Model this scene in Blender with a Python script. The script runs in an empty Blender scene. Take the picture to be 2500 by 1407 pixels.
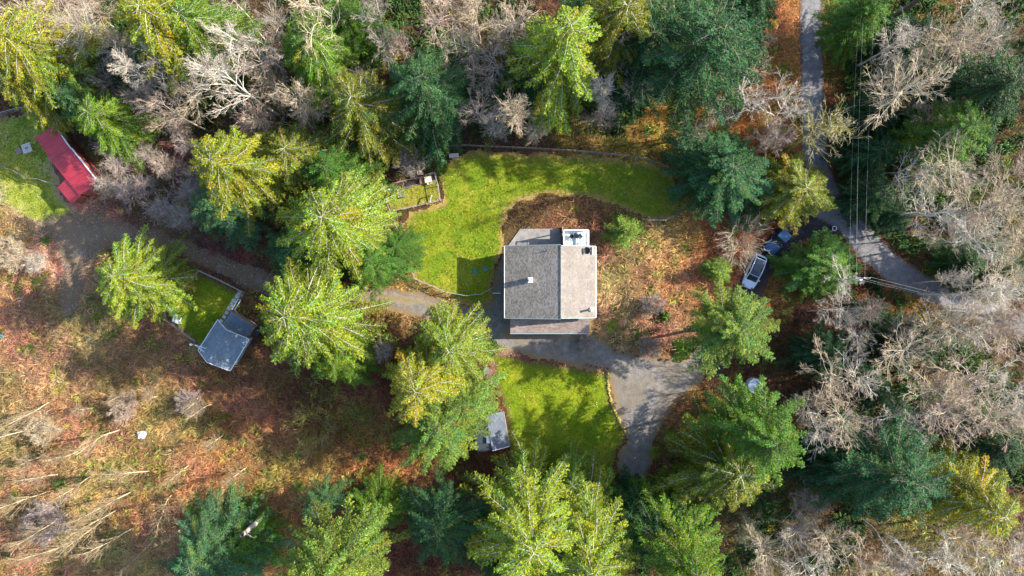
import bpy, math, random
import numpy as np
from mathutils import Vector
random.seed(7); rng = np.random.default_rng(11)
S = bpy.context.scene
COL = S.collection
# ---------------------------------------------------------------- camera, world, sun, exposure
CAM_H = 92.0; PXM = 2500 / (CAM_H * 1.5)
def at(px, py, z=0.0):
    k = (CAM_H - z) / CAM_H / PXM
    return ((px - 1250) * k, -(py - 703.5) * k, z)
cam = bpy.data.objects.new('camera', bpy.data.cameras.new('camera')); COL.objects.link(cam)
cam.location = (0, 0, CAM_H); cam.rotation_euler = (0, 0, 0)
cam.data.lens = 24; cam.data.sensor_width = 36; cam.data.clip_end = 6000; S.camera = cam
SUN_EL = math.radians(28.5); SUN_SLOPE = 0.21
sx, sy = 1 / math.hypot(1, SUN_SLOPE), SUN_SLOPE / math.hypot(1, SUN_SLOPE)
sun_dir = Vector((sx * math.cos(SUN_EL), sy * math.cos(SUN_EL), math.sin(SUN_EL)))
W = bpy.data.worlds.new('World'); S.world = W; W.use_nodes = True
wn = W.node_tree.nodes; bg = wn['Background']
sky = wn.new('ShaderNodeTexSky'); sky.sky_type = 'NISHITA'; sky.sun_disc = False
sky.sun_elevation = SUN_EL; sky.sun_rotation = math.atan2(sx, sy)
W.node_tree.links.new(sky.outputs[0], bg.inputs[0]); bg.inputs[1].default_value = 0.15
sd = bpy.data.lights.new('sun', 'SUN'); sd.energy = 4.8; sd.angle = math.radians(0.5); sd.color = (1.0, .93, .80)
sun = bpy.data.objects.new('sun', sd); COL.objects.link(sun)
sun.rotation_euler = sun_dir.to_track_quat('Z', 'Y').to_euler(); sun.location = (60, 20, 80)
S.view_settings.view_transform = 'Standard'; S.view_settings.look = 'None'
S.view_settings.exposure = 1.45; S.view_settings.gamma = 1
S.render.engine = 'CYCLES'
S.cycles.max_bounces = 6; S.cycles.transparent_max_bounces = 6

# ---------------------------------------------------------------- object helpers
def tag(o, label=None, cat=None, group=None, kind=None):
    if label: o['label'] = label
    if cat: o['category'] = cat
    if group: o['group'] = group
    if kind: o['kind'] = kind
    return o
def empty(name, loc, rz=0):
    o = bpy.data.objects.new(name, None); COL.objects.link(o)
    o.location = loc; o.rotation_euler = (0, 0, rz); o.empty_display_size = .3
    return o
def copy_tree(o, parent=None):
    c = o.copy(); COL.objects.link(c); c.parent = parent
    for ch in list(o.children): copy_tree(ch, c)
    return c
class MB:
    def __init__(s): s.v = []; s.f = []; s.c = None
    def poly(s, pts):
        n = len(s.v); s.v += [tuple(p) for p in pts]; s.f.append(tuple(range(n, n + len(pts))))
    def box(s, c, d, rz=0, rx=0, ry=0):
        n = len(s.v); ca, sa = math.cos(rz), math.sin(rz)
        from mathutils import Euler
        E = Euler((rx, ry, rz)).to_matrix()
        for i in (-1, 1):
            for j in (-1, 1):
                for k in (-1, 1):
                    p = E @ Vector((i * d[0] / 2, j * d[1] / 2, k * d[2] / 2))
                    s.v.append((c[0] + p.x, c[1] + p.y, c[2] + p.z))
        for q in ((0, 1, 3, 2), (4, 6, 7, 5), (0, 4, 5, 1), (2, 3, 7, 6), (0, 2, 6, 4), (1, 5, 7, 3)):
            s.f.append(tuple(n + a for a in q))
        return s
    def bar(s, a, b, w, h=None):
        a, b = Vector(a), Vector(b); h = h or w; d = b - a; L = d.length
        if L < 1e-6: return s
        d.normalize(); up = Vector((0, 0, 1)) if abs(d.z) < .95 else Vector((1, 0, 0))
        x = d.cross(up).normalized() * w / 2; y = x.normalized().cross(d).normalized() * h / 2
        n = len(s.v)
        for p in (a, b):
            for i, j in ((-1, -1), (1, -1), (1, 1), (-1, 1)): s.v.append(tuple(p + x * i + y * j))
        for q in ((0, 1, 2, 3), (7, 6, 5, 4), (0, 4, 5, 1), (1, 5, 6, 2), (2, 6, 7, 3), (3, 7, 4, 0)):
            s.f.append(tuple(n + k for k in q))
        return s
    def cyl(s, c, r, h, n=16, r2=None):
        r2 = r if r2 is None else r2; b = len(s.v)
        for z, q in ((0, r), (h, r2)):
            for i in range(n):
                a = 2 * math.pi * i / n; s.v.append((c[0] + q * math.cos(a), c[1] + q * math.sin(a), c[2] + z))
        for i in range(n): s.f.append((b + i, b + (i + 1) % n, b + n + (i + 1) % n, b + n + i))
        s.f.append(tuple(b + i for i in reversed(range(n)))); s.f.append(tuple(b + n + i for i in range(n)))
        return s
    def prism(s, pts, z0, z1):
        n = len(pts); b = len(s.v)
        z0 = z0 if hasattr(z0, '__len__') else [z0] * n; z1 = z1 if hasattr(z1, '__len__') else [z1] * n
        for p, z in zip(pts, z0): s.v.append((p[0], p[1], z))
        for p, z in zip(pts, z1): s.v.append((p[0], p[1], z))
        ar = sum(pts[i][0] * pts[(i + 1) % n][1] - pts[(i + 1) % n][0] * pts[i][1] for i in range(n))
        o = list(range(n))
        if ar < 0: o = o[::-1]
        for i in range(n):
            i0, i1 = o[i], o[(i + 1) % n]; s.f.append((b + i0, b + i1, b + n + i1, b + n + i0))
        s.f.append(tuple(b + i for i in reversed(o))); s.f.append(tuple(b + n + i for i in o))
        return s
    def loft(s, rings, cap=True):
        m = len(rings[0]); b = len(s.v)
        for r in rings: s.v += [tuple(p) for p in r]
        for i in range(len(rings) - 1):
            for j in range(m):
                s.f.append((b + i * m + j, b + i * m + (j + 1) % m, b + (i + 1) * m + (j + 1) % m, b + (i + 1) * m + j))
        if cap:
            s.f.append(tuple(b + j for j in reversed(range(m)))); s.f.append(tuple(b + (len(rings) - 1) * m + j for j in range(m)))
        return s
    def build(s, name, mat, parent=None, smooth=False, bevel=0):
        me = bpy.data.meshes.new(name); me.from_pydata(s.v, [], s.f); me.materials.append(mat)
        if smooth: me.shade_smooth()
        o = bpy.data.objects.new(name, me); COL.objects.link(o); o.parent = parent
        if bevel:
            b = o.modifiers.new('bevel', 'BEVEL'); b.width = bevel; b.segments = 2; b.limit_method = 'ANGLE'
        return o
def npmesh(name, V, F, mat, parent=None, col=None, smooth=False, link=True, attrs=None):
    """V (N,3), F (M,k) index array, col (N,3)"""
    me = bpy.data.meshes.new(name); V = np.asarray(V, dtype=np.float32); F = np.asarray(F, dtype=np.int32)
    k = F.shape[1]
    me.vertices.add(len(V)); me.vertices.foreach_set('co', V.ravel())
    me.loops.add(F.size); me.loops.foreach_set('vertex_index', F.ravel())
    me.polygons.add(len(F)); me.polygons.foreach_set('loop_start', np.arange(0, F.size, k, dtype=np.int32))
    me.update(calc_edges=True)
    if col is not None:
        a = me.color_attributes.new('Col', 'FLOAT_COLOR', 'POINT')
        c4 = np.ones((len(V), 4), dtype=np.float32); c4[:, :3] = col; a.data.foreach_set('color', c4.ravel())
    for nm, arr in (attrs or {}).items():
        a = me.attributes.new(nm, 'FLOAT', 'POINT'); a.data.foreach_set('value', np.asarray(arr, dtype=np.float32))
    if smooth: me.shade_smooth()
    me.materials.append(mat)
    o = bpy.data.objects.new(name, me)
    if link: COL.objects.link(o)
    o.parent = parent
    return o

# ---------------------------------------------------------------- materials
def newmat(name):
    m = bpy.data.materials.new(name); m.use_nodes = True
    nt = m.node_tree; return m, nt, nt.nodes['Principled BSDF'], nt.nodes['Material Output']
def N(nt, t, **kw):
    n = nt.nodes.new(t)
    for k, v in kw.items():
        if k in n.inputs: n.inputs[k].default_value = v
        else: setattr(n, k, v)
    return n
def ramp(nt, fac, stops):
    r = nt.nodes.new('ShaderNodeValToRGB'); e = r.color_ramp.elements
    while len(e) < len(stops): e.new(.5)
    for q, (p, c) in zip(e, stops): q.position = p; q.color = (*c, 1)
    nt.links.new(fac, r.inputs[0]); return r.outputs[0]
def mixc(nt, a, b, fac, mode='MIX'):
    m = nt.nodes.new('ShaderNodeMix'); m.data_type = 'RGBA'; m.blend_type = mode
    for s_, v in ((m.inputs[0], fac), (m.inputs[6], a), (m.inputs[7], b)):
        if hasattr(v, 'node'): nt.links.new(v, s_)
        else: s_.default_value = v if isinstance(v, (int, float)) else (*v, 1)
    return m.outputs[2]
def noise(nt, scale, detail=4, rough=.55, vec=None, dist=0):
    t = N(nt, 'ShaderNodeTexNoise', Scale=scale, Detail=detail, Roughness=rough, Distortion=dist)
    if vec is None:
        g = nt.nodes.new('ShaderNodeNewGeometry'); vec = g.outputs['Position']
    nt.links.new(vec, t.inputs['Vector']); return t.outputs['Fac']
def bump(nt, b, h, strength, dist):
    n = N(nt, 'ShaderNodeBump', Strength=strength, Distance=dist); nt.links.new(h, n.inputs['Height'])
    nt.links.new(n.outputs[0], b.inputs['Normal'])
def plain(name, col, rough=.6, metal=0, var=.15, scale=6, bmp=0):
    m, nt, b, o = newmat(name)
    n = noise(nt, scale)
    lo = tuple(c * (1 - var) for c in col); hi = tuple(min(1, c * (1 + var)) for c in col)
    nt.links.new(ramp(nt, n, [(.3, lo), (.7, hi)]), b.inputs['Base Color'])
    b.inputs['Roughness'].default_value = rough; b.inputs['Metallic'].default_value = metal
    if bmp: bump(nt, b, n, bmp, .05)
    return m
def leafmat(name, trans=.35, usecol=True):
    m, nt, b, o = newmat(name)
    oi = nt.nodes.new('ShaderNodeObjectInfo'); at_ = N(nt, 'ShaderNodeAttribute', attribute_name='Col')
    c = mixc(nt, oi.outputs['Color'], at_.outputs['Color'], 1.0, 'MULTIPLY')
    nt.links.new(c, b.inputs['Base Color']); b.inputs['Roughness'].default_value = .55
    b.inputs['Specular IOR Level'].default_value = .14
    t = nt.nodes.new('ShaderNodeBsdfTranslucent'); nt.links.new(c, t.inputs[0])
    mx = nt.nodes.new('ShaderNodeMixShader'); mx.inputs[0].default_value = trans
    nt.links.new(b.outputs[0], mx.inputs[1]); nt.links.new(t.outputs[0], mx.inputs[2]); nt.links.new(mx.outputs[0], o.inputs[0])
    return m
def attrmat(name, rough=.85, trans=0):
    m, nt, b, o = newmat(name)
    at_ = N(nt, 'ShaderNodeAttribute', attribute_name='Col')
    nt.links.new(at_.outputs['Color'], b.inputs['Base Color']); b.inputs['Roughness'].default_value = rough
    b.inputs['Specular IOR Level'].default_value = .2
    if trans:
        t = nt.nodes.new('ShaderNodeBsdfTranslucent'); nt.links.new(at_.outputs['Color'], t.inputs[0])
        mx = nt.nodes.new('ShaderNodeMixShader'); mx.inputs[0].default_value = trans
        nt.links.new(b.outputs[0], mx.inputs[1]); nt.links.new(t.outputs[0], mx.inputs[2]); nt.links.new(mx.outputs[0], o.inputs[0])
    return m
def objmat(name, rough=.8):
    m, nt, b, o = newmat(name)
    oi = nt.nodes.new('ShaderNodeObjectInfo')
    n = noise(nt, 3)
    c = mixc(nt, oi.outputs['Color'], ramp(nt, n, [(.3, (.65, .62, .55)), (.65, (1.1, 1.1, 1.1))]), 1.0, 'MULTIPLY')
    nt.links.new(c, b.inputs['Base Color']); b.inputs['Roughness'].default_value = rough
    b.inputs['Specular IOR Level'].default_value = .2
    return m
M = {}
M['leaf'] = leafmat('needles', .22)
M['bark'] = objmat('bark'); M['twig'] = objmat('twig_bark')
M['brush'] = attrmat('dry_stems', .85, .2)
M['litter'] = attrmat('fallen_leaves', .8)

def m_ground():
    m, nt, b, o = newmat('forest_floor')
    a = N(nt, 'ShaderNodeAttribute', attribute_name='Col')
    n1 = noise(nt, .9, 6, .7); n2 = noise(nt, 5, 5, .7); n3 = noise(nt, 14, 3, .7)
    c = mixc(nt, a.outputs['Color'], ramp(nt, n1, [(.32, (.5, .5, .55)), (.5, (1, .95, .9)), (.68, (1.25, 1.2, 1.0))]), 1.0, 'MULTIPLY')
    c = mixc(nt, c, ramp(nt, n2, [(.35, (.35, .32, .30)), (.52, (1, 1, 1)), (.68, (1.6, 1.45, 1.2))]), .8, 'MULTIPLY')
    c = mixc(nt, c, ramp(nt, n3, [(.35, (.6, .6, .6)), (.65, (1.4, 1.4, 1.4))]), .6, 'MULTIPLY')
    nt.links.new(c, b.inputs['Base Color']); b.inputs['Roughness'].default_value = .95
    b.inputs['Specular IOR Level'].default_value = .1
    bump(nt, b, n2, .9, .35)
    return m
M['ground'] = m_ground()
def edgefac(nt, w=.5, amp=.8):
    e = N(nt, 'ShaderNodeAttribute', attribute_name='edge'); n = noise(nt, 1.6, 5, .7)
    s1 = N(nt, 'ShaderNodeMath', operation='MULTIPLY_ADD'); nt.links.new(n, s1.inputs[0]); s1.inputs[1].default_value = -2 * amp; s1.inputs[2].default_value = amp
    s2 = N(nt, 'ShaderNodeMath', operation='ADD'); nt.links.new(e.outputs['Fac'], s2.inputs[0]); nt.links.new(s1.outputs[0], s2.inputs[1])
    mr = nt.nodes.new('ShaderNodeMapRange'); mr.inputs['From Min'].default_value = w * .2; mr.inputs['From Max'].default_value = w * 1.4
    nt.links.new(s2.outputs[0], mr.inputs['Value']); return mr.outputs[0]
def m_lawn(name, g1, g2, g3, edge, w=.6):
    m, nt, b, o = newmat(name)
    n1 = noise(nt, .28, 5, .6, dist=.6); n2 = noise(nt, 3.5, 5, .7); n3 = noise(nt, 13, 3, .7)
    c = ramp(nt, n1, [(.35, g1), (.5, g2), (.66, g3)])
    c = mixc(nt, c, ramp(nt, n2, [(.35, (.62, .72, .6)), (.55, (1, 1, 1)), (.7, (1.35, 1.2, 1.1))]), .9, 'MULTIPLY')
    c = mixc(nt, c, ramp(nt, n3, [(.35, (.6, .65, .6)), (.62, (1.3, 1.25, 1.2))]), .8, 'MULTIPLY')
    c = mixc(nt, mixc(nt, edge, ramp(nt, n3, [(.3, (.55, .5, .5)), (.65, (1.3, 1.3, 1.3))]), .8, 'MULTIPLY'), c, edgefac(nt, w))
    wa = N(nt, 'ShaderNodeAttribute', attribute_name='worn'); wm = N(nt, 'ShaderNodeMath', operation='MULTIPLY_ADD'); nt.links.new(n2, wm.inputs[0]); wm.inputs[1].default_value = 2.2; wm.inputs[2].default_value = -.55
    w2 = N(nt, 'ShaderNodeMath', operation='MULTIPLY', use_clamp=True); nt.links.new(wm.outputs[0], w2.inputs[0]); nt.links.new(wa.outputs['Fac'], w2.inputs[1])
    c = mixc(nt, c, tuple(.5 * x + .5 * y for x, y in zip(edge, (.24, .20, .03))), w2.outputs[0])
    nt.links.new(c, b.inputs['Base Color']); b.inputs['Roughness'].default_value = .9; b.inputs['Specular IOR Level'].default_value = .15
    bump(nt, b, n3, .8, .12)
    return m
M['lawn'] = m_lawn('lawn_grass', (.12, .205, .012), (.18, .245, .014), (.29, .29, .03), (.36, .24, .09))
M['lawn2'] = m_lawn('mossy_lawn_grass', (.10, .18, .008), (.18, .25, .01), (.28, .31, .02), (.14, .10, .04))
M['pad_grass'] = m_lawn('paddock_grass', (.18, .24, .03), (.30, .33, .06), (.42, .36, .15), (.42, .28, .17))
M['coop_grass'] = m_lawn('worn_grass', (.20, .20, .03), (.28, .27, .05), (.24, .28, .04), (.34, .24, .12), .3)
def m_gravel(name, base, moss, mossamt, edge, w=.6, dark=(.6, .6, .62), big=.25):
    m, nt, b, o = newmat(name)
    n1 = noise(nt, big, 5, .65, dist=.5); n2 = noise(nt, 9, 4, .75); n3 = noise(nt, 1.3, 5, .7)
    c = mixc(nt, base, ramp(nt, n3, [(.35, dark), (.62, (1.15, 1.13, 1.1))]), 1, 'MULTIPLY')
    mf = ramp(nt, n1, [(.5 - mossamt * .2, (0, 0, 0)), (.66 - mossamt * .2, (1, 1, 1))])
    bw = nt.nodes.new('ShaderNodeRGBToBW'); nt.links.new(mf, bw.inputs[0])
    mm = N(nt, 'ShaderNodeMath', operation='MULTIPLY'); nt.links.new(bw.outputs[0], mm.inputs[0]); mm.inputs[1].default_value = mossamt
    c = mixc(nt, c, moss, mm.outputs[0])
    c = mixc(nt, c, ramp(nt, n2, [(.3, (.5, .5, .5)), (.52, (1, 1, 1)), (.7, (1.55, 1.5, 1.45))]), .8, 'MULTIPLY')
    c = mixc(nt, edge, c, edgefac(nt, w))
    nt.links.new(c, b.inputs['Base Color']); b.inputs['Roughness'].default_value = .92; b.inputs['Specular IOR Level'].default_value = .15
    bump(nt, b, n2, .7, .05)
    return m
M['gravel'] = m_gravel('grey_gravel', (.225, .21, .20), (.16, .13, .085), .5, (.22, .15, .08))
M['track'] = m_gravel('muddy_gravel', (.34, .31, .29), (.16, .12, .075), .9, (.18, .12, .07), 2.0, (.62, .58, .58), .30)
M['asphalt'] = m_gravel('worn_asphalt', (.22, .215, .225), (.09, .085, .08), .3, (.12, .075, .05), .35, (.7, .7, .72), .15)
M['drive'] = m_gravel('dark_driveway', (.055, .055, .065), (.05, .04, .03), .4, (.10, .06, .04), .5)
M['medgrass'] = m_lawn('track_moss', (.20, .17, .05), (.24, .19, .07), (.26, .22, .07), (.26, .21, .15), .5)

def m_shingle(name, c1, c2, c3, along, sx_=.16, sy_=.32, mortar=(.09, .08, .08)):
    """brick-pattern shingle courses in object space; along: 'x' or 'y' = direction of the courses"""
    m, nt, b, o = newmat(name)
    tc = nt.nodes.new('ShaderNodeTexCoord'); mp = nt.nodes.new('ShaderNodeMapping')
    nt.links.new(tc.outputs['Object'], mp.inputs[0])
    if along == 'y': mp.inputs['Rotation'].default_value = (0, 0, math.radians(90))
    br = N(nt, 'ShaderNodeTexBrick'); br.inputs['Scale'].default_value = 1
    br.inputs['Brick Width'].default_value = sy_; br.inputs['Row Height'].default_value = sx_
    br.inputs['Mortar Size'].default_value = .014; br.inputs['Mortar Smooth'].default_value = .3
    br.inputs['Bias'].default_value = -.2
    br.inputs['Color1'].default_value = (*c1, 1); br.inputs['Color2'].default_value = (*c2, 1); br.inputs['Mortar'].default_value = (*mortar, 1)
    nt.links.new(mp.outputs[0], br.inputs['Vector'])
    vo = N(nt, 'ShaderNodeTexVoronoi', Scale=3.2); nt.links.new(mp.outputs[0], vo.inputs['Vector'])
    bw = nt.nodes.new('ShaderNodeRGBToBW'); nt.links.new(vo.outputs['Color'], bw.inputs[0])
    c = mixc(nt, br.outputs['Color'], ramp(nt, bw.outputs[0], [(.55, (1, 1, 1)), (.72, c3)]), .85, 'MULTIPLY')
    n = noise(nt, .6, 5, .6); n2 = noise(nt, 18, 3, .7)
    c = mixc(nt, c, ramp(nt, n, [(.3, (.82, .80, .76)), (.7, (1.1, 1.1, 1.1))]), 1, 'MULTIPLY')
    c = mixc(nt, c, ramp(nt, n2, [(.3, (.75, .75, .75)), (.7, (1.2, 1.2, 1.2))]), .8, 'MULTIPLY')
    nt.links.new(c, b.inputs['Base Color']); b.inputs['Roughness'].default_value = .9; b.inputs['Specular IOR Level'].default_value = .2
    bump(nt, b, br.outputs['Fac'], -.4, .02)
    return m
M['shingle'] = m_shingle('brown_grey_shingles', (.36, .325, .28), (.145, .13, .12), (1.0, 1.0, 1.0), 'y', .15, .26)
M['shingle_e'] = m_shingle('tan_shingles', (.265, .235, .215), (.19, .17, .155), (1.15, 1.15, 1.12), 'y', .15, .26, mortar=(.18, .155, .14))
M['shingle_s'] = m_shingle('porch_shingles', (.32, .26, .24), (.19, .155, .145), (1.2, 1.15, 1.1), 'x', mortar=(.11, .09, .09))
M['shingle_b'] = m_shingle('blue_grey_shingles', (.21, .26, .31), (.16, .20, .25), (1.15, 1.15, 1.15), 'x', .14, .3, (.08, .10, .13))
M['shingle_d'] = m_shingle('slate_shingles', (.14, .16, .20), (.11, .13, .17), (1.2, 1.2, 1.2), 'y', .14, .3, (.07, .08, .10))
def m_metalroof():
    m, nt, b, o = newmat('red_metal_roof')
    n = noise(nt, .8, 5, .6); n2 = noise(nt, 7, 4, .7)
    c = ramp(nt, n, [(.3, (.38, .02, .035)), (.7, (.50, .04, .06))])
    c = mixc(nt, c, ramp(nt, n2, [(.3, (.85, .85, .85)), (.7, (1.1, 1.1, 1.1))]), .7, 'MULTIPLY')
    nt.links.new(c, b.inputs['Base Color']); b.inputs['Roughness'].default_value = .45
    return m
M['redroof'] = m_metalroof()
M['white'] = plain('white_paint', (.78, .80, .82), .5, 0, .06)
M['teal_trim'] = plain('pale_blue_trim', (.35, .50, .55), .5, 0, .1)
M['dark_trim'] = plain('dark_teal_trim', (.03, .08, .10), .5, 0, .1)
M['siding'] = plain('grey_blue_siding', (.22, .30, .34), .7, 0, .1, 3)
M['redwood'] = plain('weathered_red_boards', (.22, .05, .04), .8, 0, .2, 5)
M['concrete'] = plain('stained_concrete', (.24, .225, .22), .85, 0, .28, 1.2)
M['wood'] = plain('weathered_wood', (.26, .20, .15), .85, 0, .25, 6)
M['greywood'] = plain('silvered_wood', (.30, .27, .25), .85, 0, .25, 6)
M['redbrownwood'] = plain('stained_rail_wood', (.28, .13, .07), .8, 0, .2, 5)
M['paver'] = plain('pale_paver', (.48, .45, .42), .85, 0, .12, 5)
M['glass'] = plain('dark_glass', (.01, .02, .03), .05, 0, .1); M['glass'].node_tree.nodes['Principled BSDF'].inputs['Specular IOR Level'].default_value = .8
M['carwhite'] = plain('pearl_white_paint', (.62, .68, .80), .25, 0, .03)
M['carblue'] = plain('blue_car_paint', (.02, .07, .17), .25, 0, .1)
M['black'] = plain('black_plastic', (.015, .016, .02), .5, 0, .2)
M['rubber'] = plain('tyre_rubber', (.02, .02, .022), .8, 0, .2)
M['metal'] = plain('galvanised_metal', (.45, .47, .50), .35, .8, .1)
M['wire'] = plain('weathered_cable', (.20, .22, .22), .5, 0, .1)
M['terracotta'] = plain('terracotta', (.42, .14, .07), .8, 0, .2, 8)
M['green_lid'] = plain('green_plastic_lid', (.02, .18, .14), .5, 0, .15)
M['mossrock'] = plain('mossy_stone', (.32, .28, .06), .9, 0, .35, 5, .5)
M['stone'] = plain('bare_stone', (.30, .28, .26), .9, 0, .3, 4, .4)
M['tarp'] = plain('pale_tarp', (.55, .62, .70), .6, 0, .2, 3)
M['bluepl'] = plain('blue_plastic', (.02, .12, .40), .4, 0, .1)
M['roofing'] = plain('dark_felt_roofing', (.06, .075, .09), .85, 0, .2, 4)
M['ply'] = plain('pale_plywood', (.62, .56, .42), .8, 0, .15, 5)
M['rust'] = plain('rusted_sheet', (.30, .13, .08), .8, 0, .25, 5)
M['soil'] = plain('garden_soil', (.07, .045, .035), .95, 0, .4, 3)
M['deckwhite'] = plain('white_deck_boards', (.70, .76, .80), .6, 0, .06)
M['bluedeck'] = plain('blue_grey_deck', (.15, .21, .27), .8, 0, .2, 2.5)

# ---------------------------------------------------------------- polygons and sheets
def P(pts): return np.array([at(x, y)[:2] for x, y in pts])
def inside(poly, X, Y):
    r = np.zeros(X.shape, bool); n = len(poly); j = n - 1
    for i in range(n):
        xi, yi = poly[i]; xj, yj = poly[j]
        c = ((yi > Y) != (yj > Y)) & (X < (xj - xi) * (Y - yi) / (yj - yi + 1e-12) + xi)
        r ^= c; j = i
    return r
def pdist(poly, X, Y):
    d = np.full(X.shape, 1e9); n = len(poly)
    for i in range(n):
        a = poly[i]; b = poly[(i + 1) % n]; ab = b - a; L = ab @ ab + 1e-9
        t = np.clip(((X - a[0]) * ab[0] + (Y - a[1]) * ab[1]) / L, 0, 1)
        d = np.minimum(d, np.hypot(X - a[0] - t * ab[0], Y - a[1] - t * ab[1]))
    return d
def ribbon(path, w):
    p = np.array([at(x, y)[:2] for x, y in path]); t = np.gradient(p, axis=0); t /= np.linalg.norm(t, axis=1)[:, None]
    n = np.stack([-t[:, 1], t[:, 0]], 1); w = np.array(w if hasattr(w, '__len__') else [w] * len(p))[:, None] / 2
    return np.vstack([p + n * w, (p - n * w)[::-1]])
def wob(X, Y, s, ph):
    return (np.sin(X * s + ph + 1.7 * np.sin(Y * s * .7 + ph * 2)) + .6 * np.sin(Y * s * 1.9 + ph * 3 + X * s * .8) + .4 * np.sin(X * s * 3.7 - Y * s * 3.1 + ph)) / 2
WORN = [(1330, 378, 160, 22, .85), (1540, 395, 90, 20, .7), (1620, 480, 55, 70, .55), (1500, 470, 80, 18, .5), (1110, 395, 30, 26, .8), (1260, 505, 40, 22, .6), (1000, 540, 18, 60, .6), (1020, 640, 16, 50, .5), (1080, 712, 60, 12, .7), (1270, 1110, 90, 50, .55), (1480, 1130, 50, 50, .6), (1340, 900, 90, 16, .35), (460, 710, 30, 40, .5)]
def sheet(name, poly, z, mat, amp=.35, cell=.25, kind='structure'):
    lo = poly.min(0) - 1; hi = poly.max(0) + 1
    xs = np.arange(lo[0], hi[0], cell); ys = np.arange(lo[1], hi[1], cell)
    CX, CY = np.meshgrid(xs[:-1] + cell / 2, ys[:-1] + cell / 2, indexing='ij')
    ox = amp * wob(CX, CY, 1.1, 1.0 + z * 300); oy = amp * wob(CX, CY, 1.3, 4.0 + z * 300)
    K = inside(poly, CX + ox, CY + oy)
    nx, ny = len(xs), len(ys); I, J = np.nonzero(K)
    F = np.stack([I * ny + J, (I + 1) * ny + J, (I + 1) * ny + J + 1, I * ny + J + 1], 1)
    VX, VY = np.meshgrid(xs, ys, indexing='ij'); V = np.stack([VX.ravel(), VY.ravel(), np.full(VX.size, z)], 1)
    u, inv = np.unique(F.ravel(), return_inverse=True); V = V[u]; F = inv.reshape(F.shape)
    jit = wob(V[:, 0] * 5, V[:, 1] * 5, 2.3, 2.) * cell * .3
    V[:, 0] += jit; V[:, 1] -= jit
    d = pdist(poly, V[:, 0], V[:, 1])
    qx = V[:, 0] * PXM + 1250; qy = 703.5 - V[:, 1] * PXM; wn_ = np.zeros(len(V))
    for a_, b_, ra, rb, wt in WORN: wn_ += wt * np.exp(-((qx - a_) / ra) ** 2 - ((qy - b_) / rb) ** 2)
    o = npmesh(name, V, F, mat, attrs={'edge': d, 'worn': np.clip(wn_ * (1 + .6 * wob(V[:, 0], V[:, 1], 1.3, .3)), 0, 1)}); o['kind'] = kind
    return o
LAWN_N = P([(1072, 425), (1100, 392), (1135, 370), (1290, 374), (1420, 380), (1520, 388), (1600, 402), (1642, 432), (1660, 480), (1648, 530), (1580, 538), (1530, 512), (1450, 484), (1350, 474), (1270, 488), (1234, 520), (1228, 570), (1232, 600), (1215, 640), (1203, 700), (1198, 745), (1150, 748), (1100, 728), (1060, 708), (1015, 686), (1000, 640), (985, 580), (985, 545), (1008, 515), (1082, 497)])
LAWN_S = P([(1205, 862), (1300, 884), (1400, 898), (1482, 912), (1490, 980), (1508, 1020), (1528, 1065), (1505, 1110), (1495, 1165), (1420, 1190), (1250, 1150), (1238, 1010), (1212, 940)])
LAWN_SHED = P([(488, 668), (592, 716), (582, 760), (540, 785), (492, 850), (415, 785), (409, 765)])
LAWN_BARN = P([(-40, 290), (60, 275), (150, 290), (125, 400), (150, 480), (190, 515), (150, 540), (90, 550), (20, 510), (-40, 480)])
COOP = P([(934, 465), (1064, 425), (1077, 492), (956, 518)])
ROAD = P([(1953, -320), (1953, 0), (1952, 239), (1958, 390), (1985, 470), (1990, 530), (2044, 562), (2099, 634), (2167, 689), (2270, 743), (2370, 778), (2520, 825), (2800, 900), (2800, 838), (2500, 762), (2340, 706), (2246, 661), (2187, 620), (2143, 569), (2078, 504), (2040, 440), (2022, 390), (2013, 239), (2010, 0), (2008, -320)])
DRIVE = ribbon([(2050, 530), (1990, 548), (1940, 568), (1890, 610), (1845, 668), (1812, 745), (1775, 830), (1715, 890)], [5, 4.2, 4, 3.8, 3.8, 3.8, 4, 6])
GRAVEL = P([(1236, 815), (1440, 812), (1470, 830), (1500, 852), (1560, 868), (1650, 872), (1705, 845), (1738, 893), (1706, 940), (1650, 985), (1622, 1030), (1602, 1060), (1592, 1130), (1570, 1180), (1520, 1180), (1505, 1130), (1528, 1070), (1505, 1005), (1484, 912), (1400, 892), (1300, 874), (1222, 856), (1180, 826), (1110, 790), (1040, 782), (940, 752), (850, 735), (850, 690), (940, 700), (1020, 712), (1100, 738), (1170, 750), (1200, 738), (1206, 690), (1222, 620), (1240, 600), (1260, 620), (1260, 815)])
TRACK = P([(860, 738), (760, 728), (650, 722), (590, 700), (500, 648), (440, 622), (340, 604), (262, 606), (222, 640), (205, 700), (192, 755), (165, 775), (140, 745), (155, 660), (140, 600), (95, 565), (90, 535), (160, 515), (240, 515), (330, 552), (455, 590), (590, 645), (700, 678), (860, 694)])
MED = ribbon([(860, 715), (940, 724), (1020, 738), (1100, 758), (1150, 772)], [1.0, 1.0, .9, .7, .2])
HOUSE_FP = P([(1233, 558), (1455, 558), (1455, 815), (1233, 815)])
SHED_FP = P([(531, 782), (567, 757), (628, 796), (562, 905), (484, 855)])
BARN_FP = P([(87, 337), (132, 306), (239, 445), (174, 498), (142, 459)])
SMALL_FP = P([(1150, 1010), (1229, 1005), (1244, 1090), (1166, 1104)])

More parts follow.
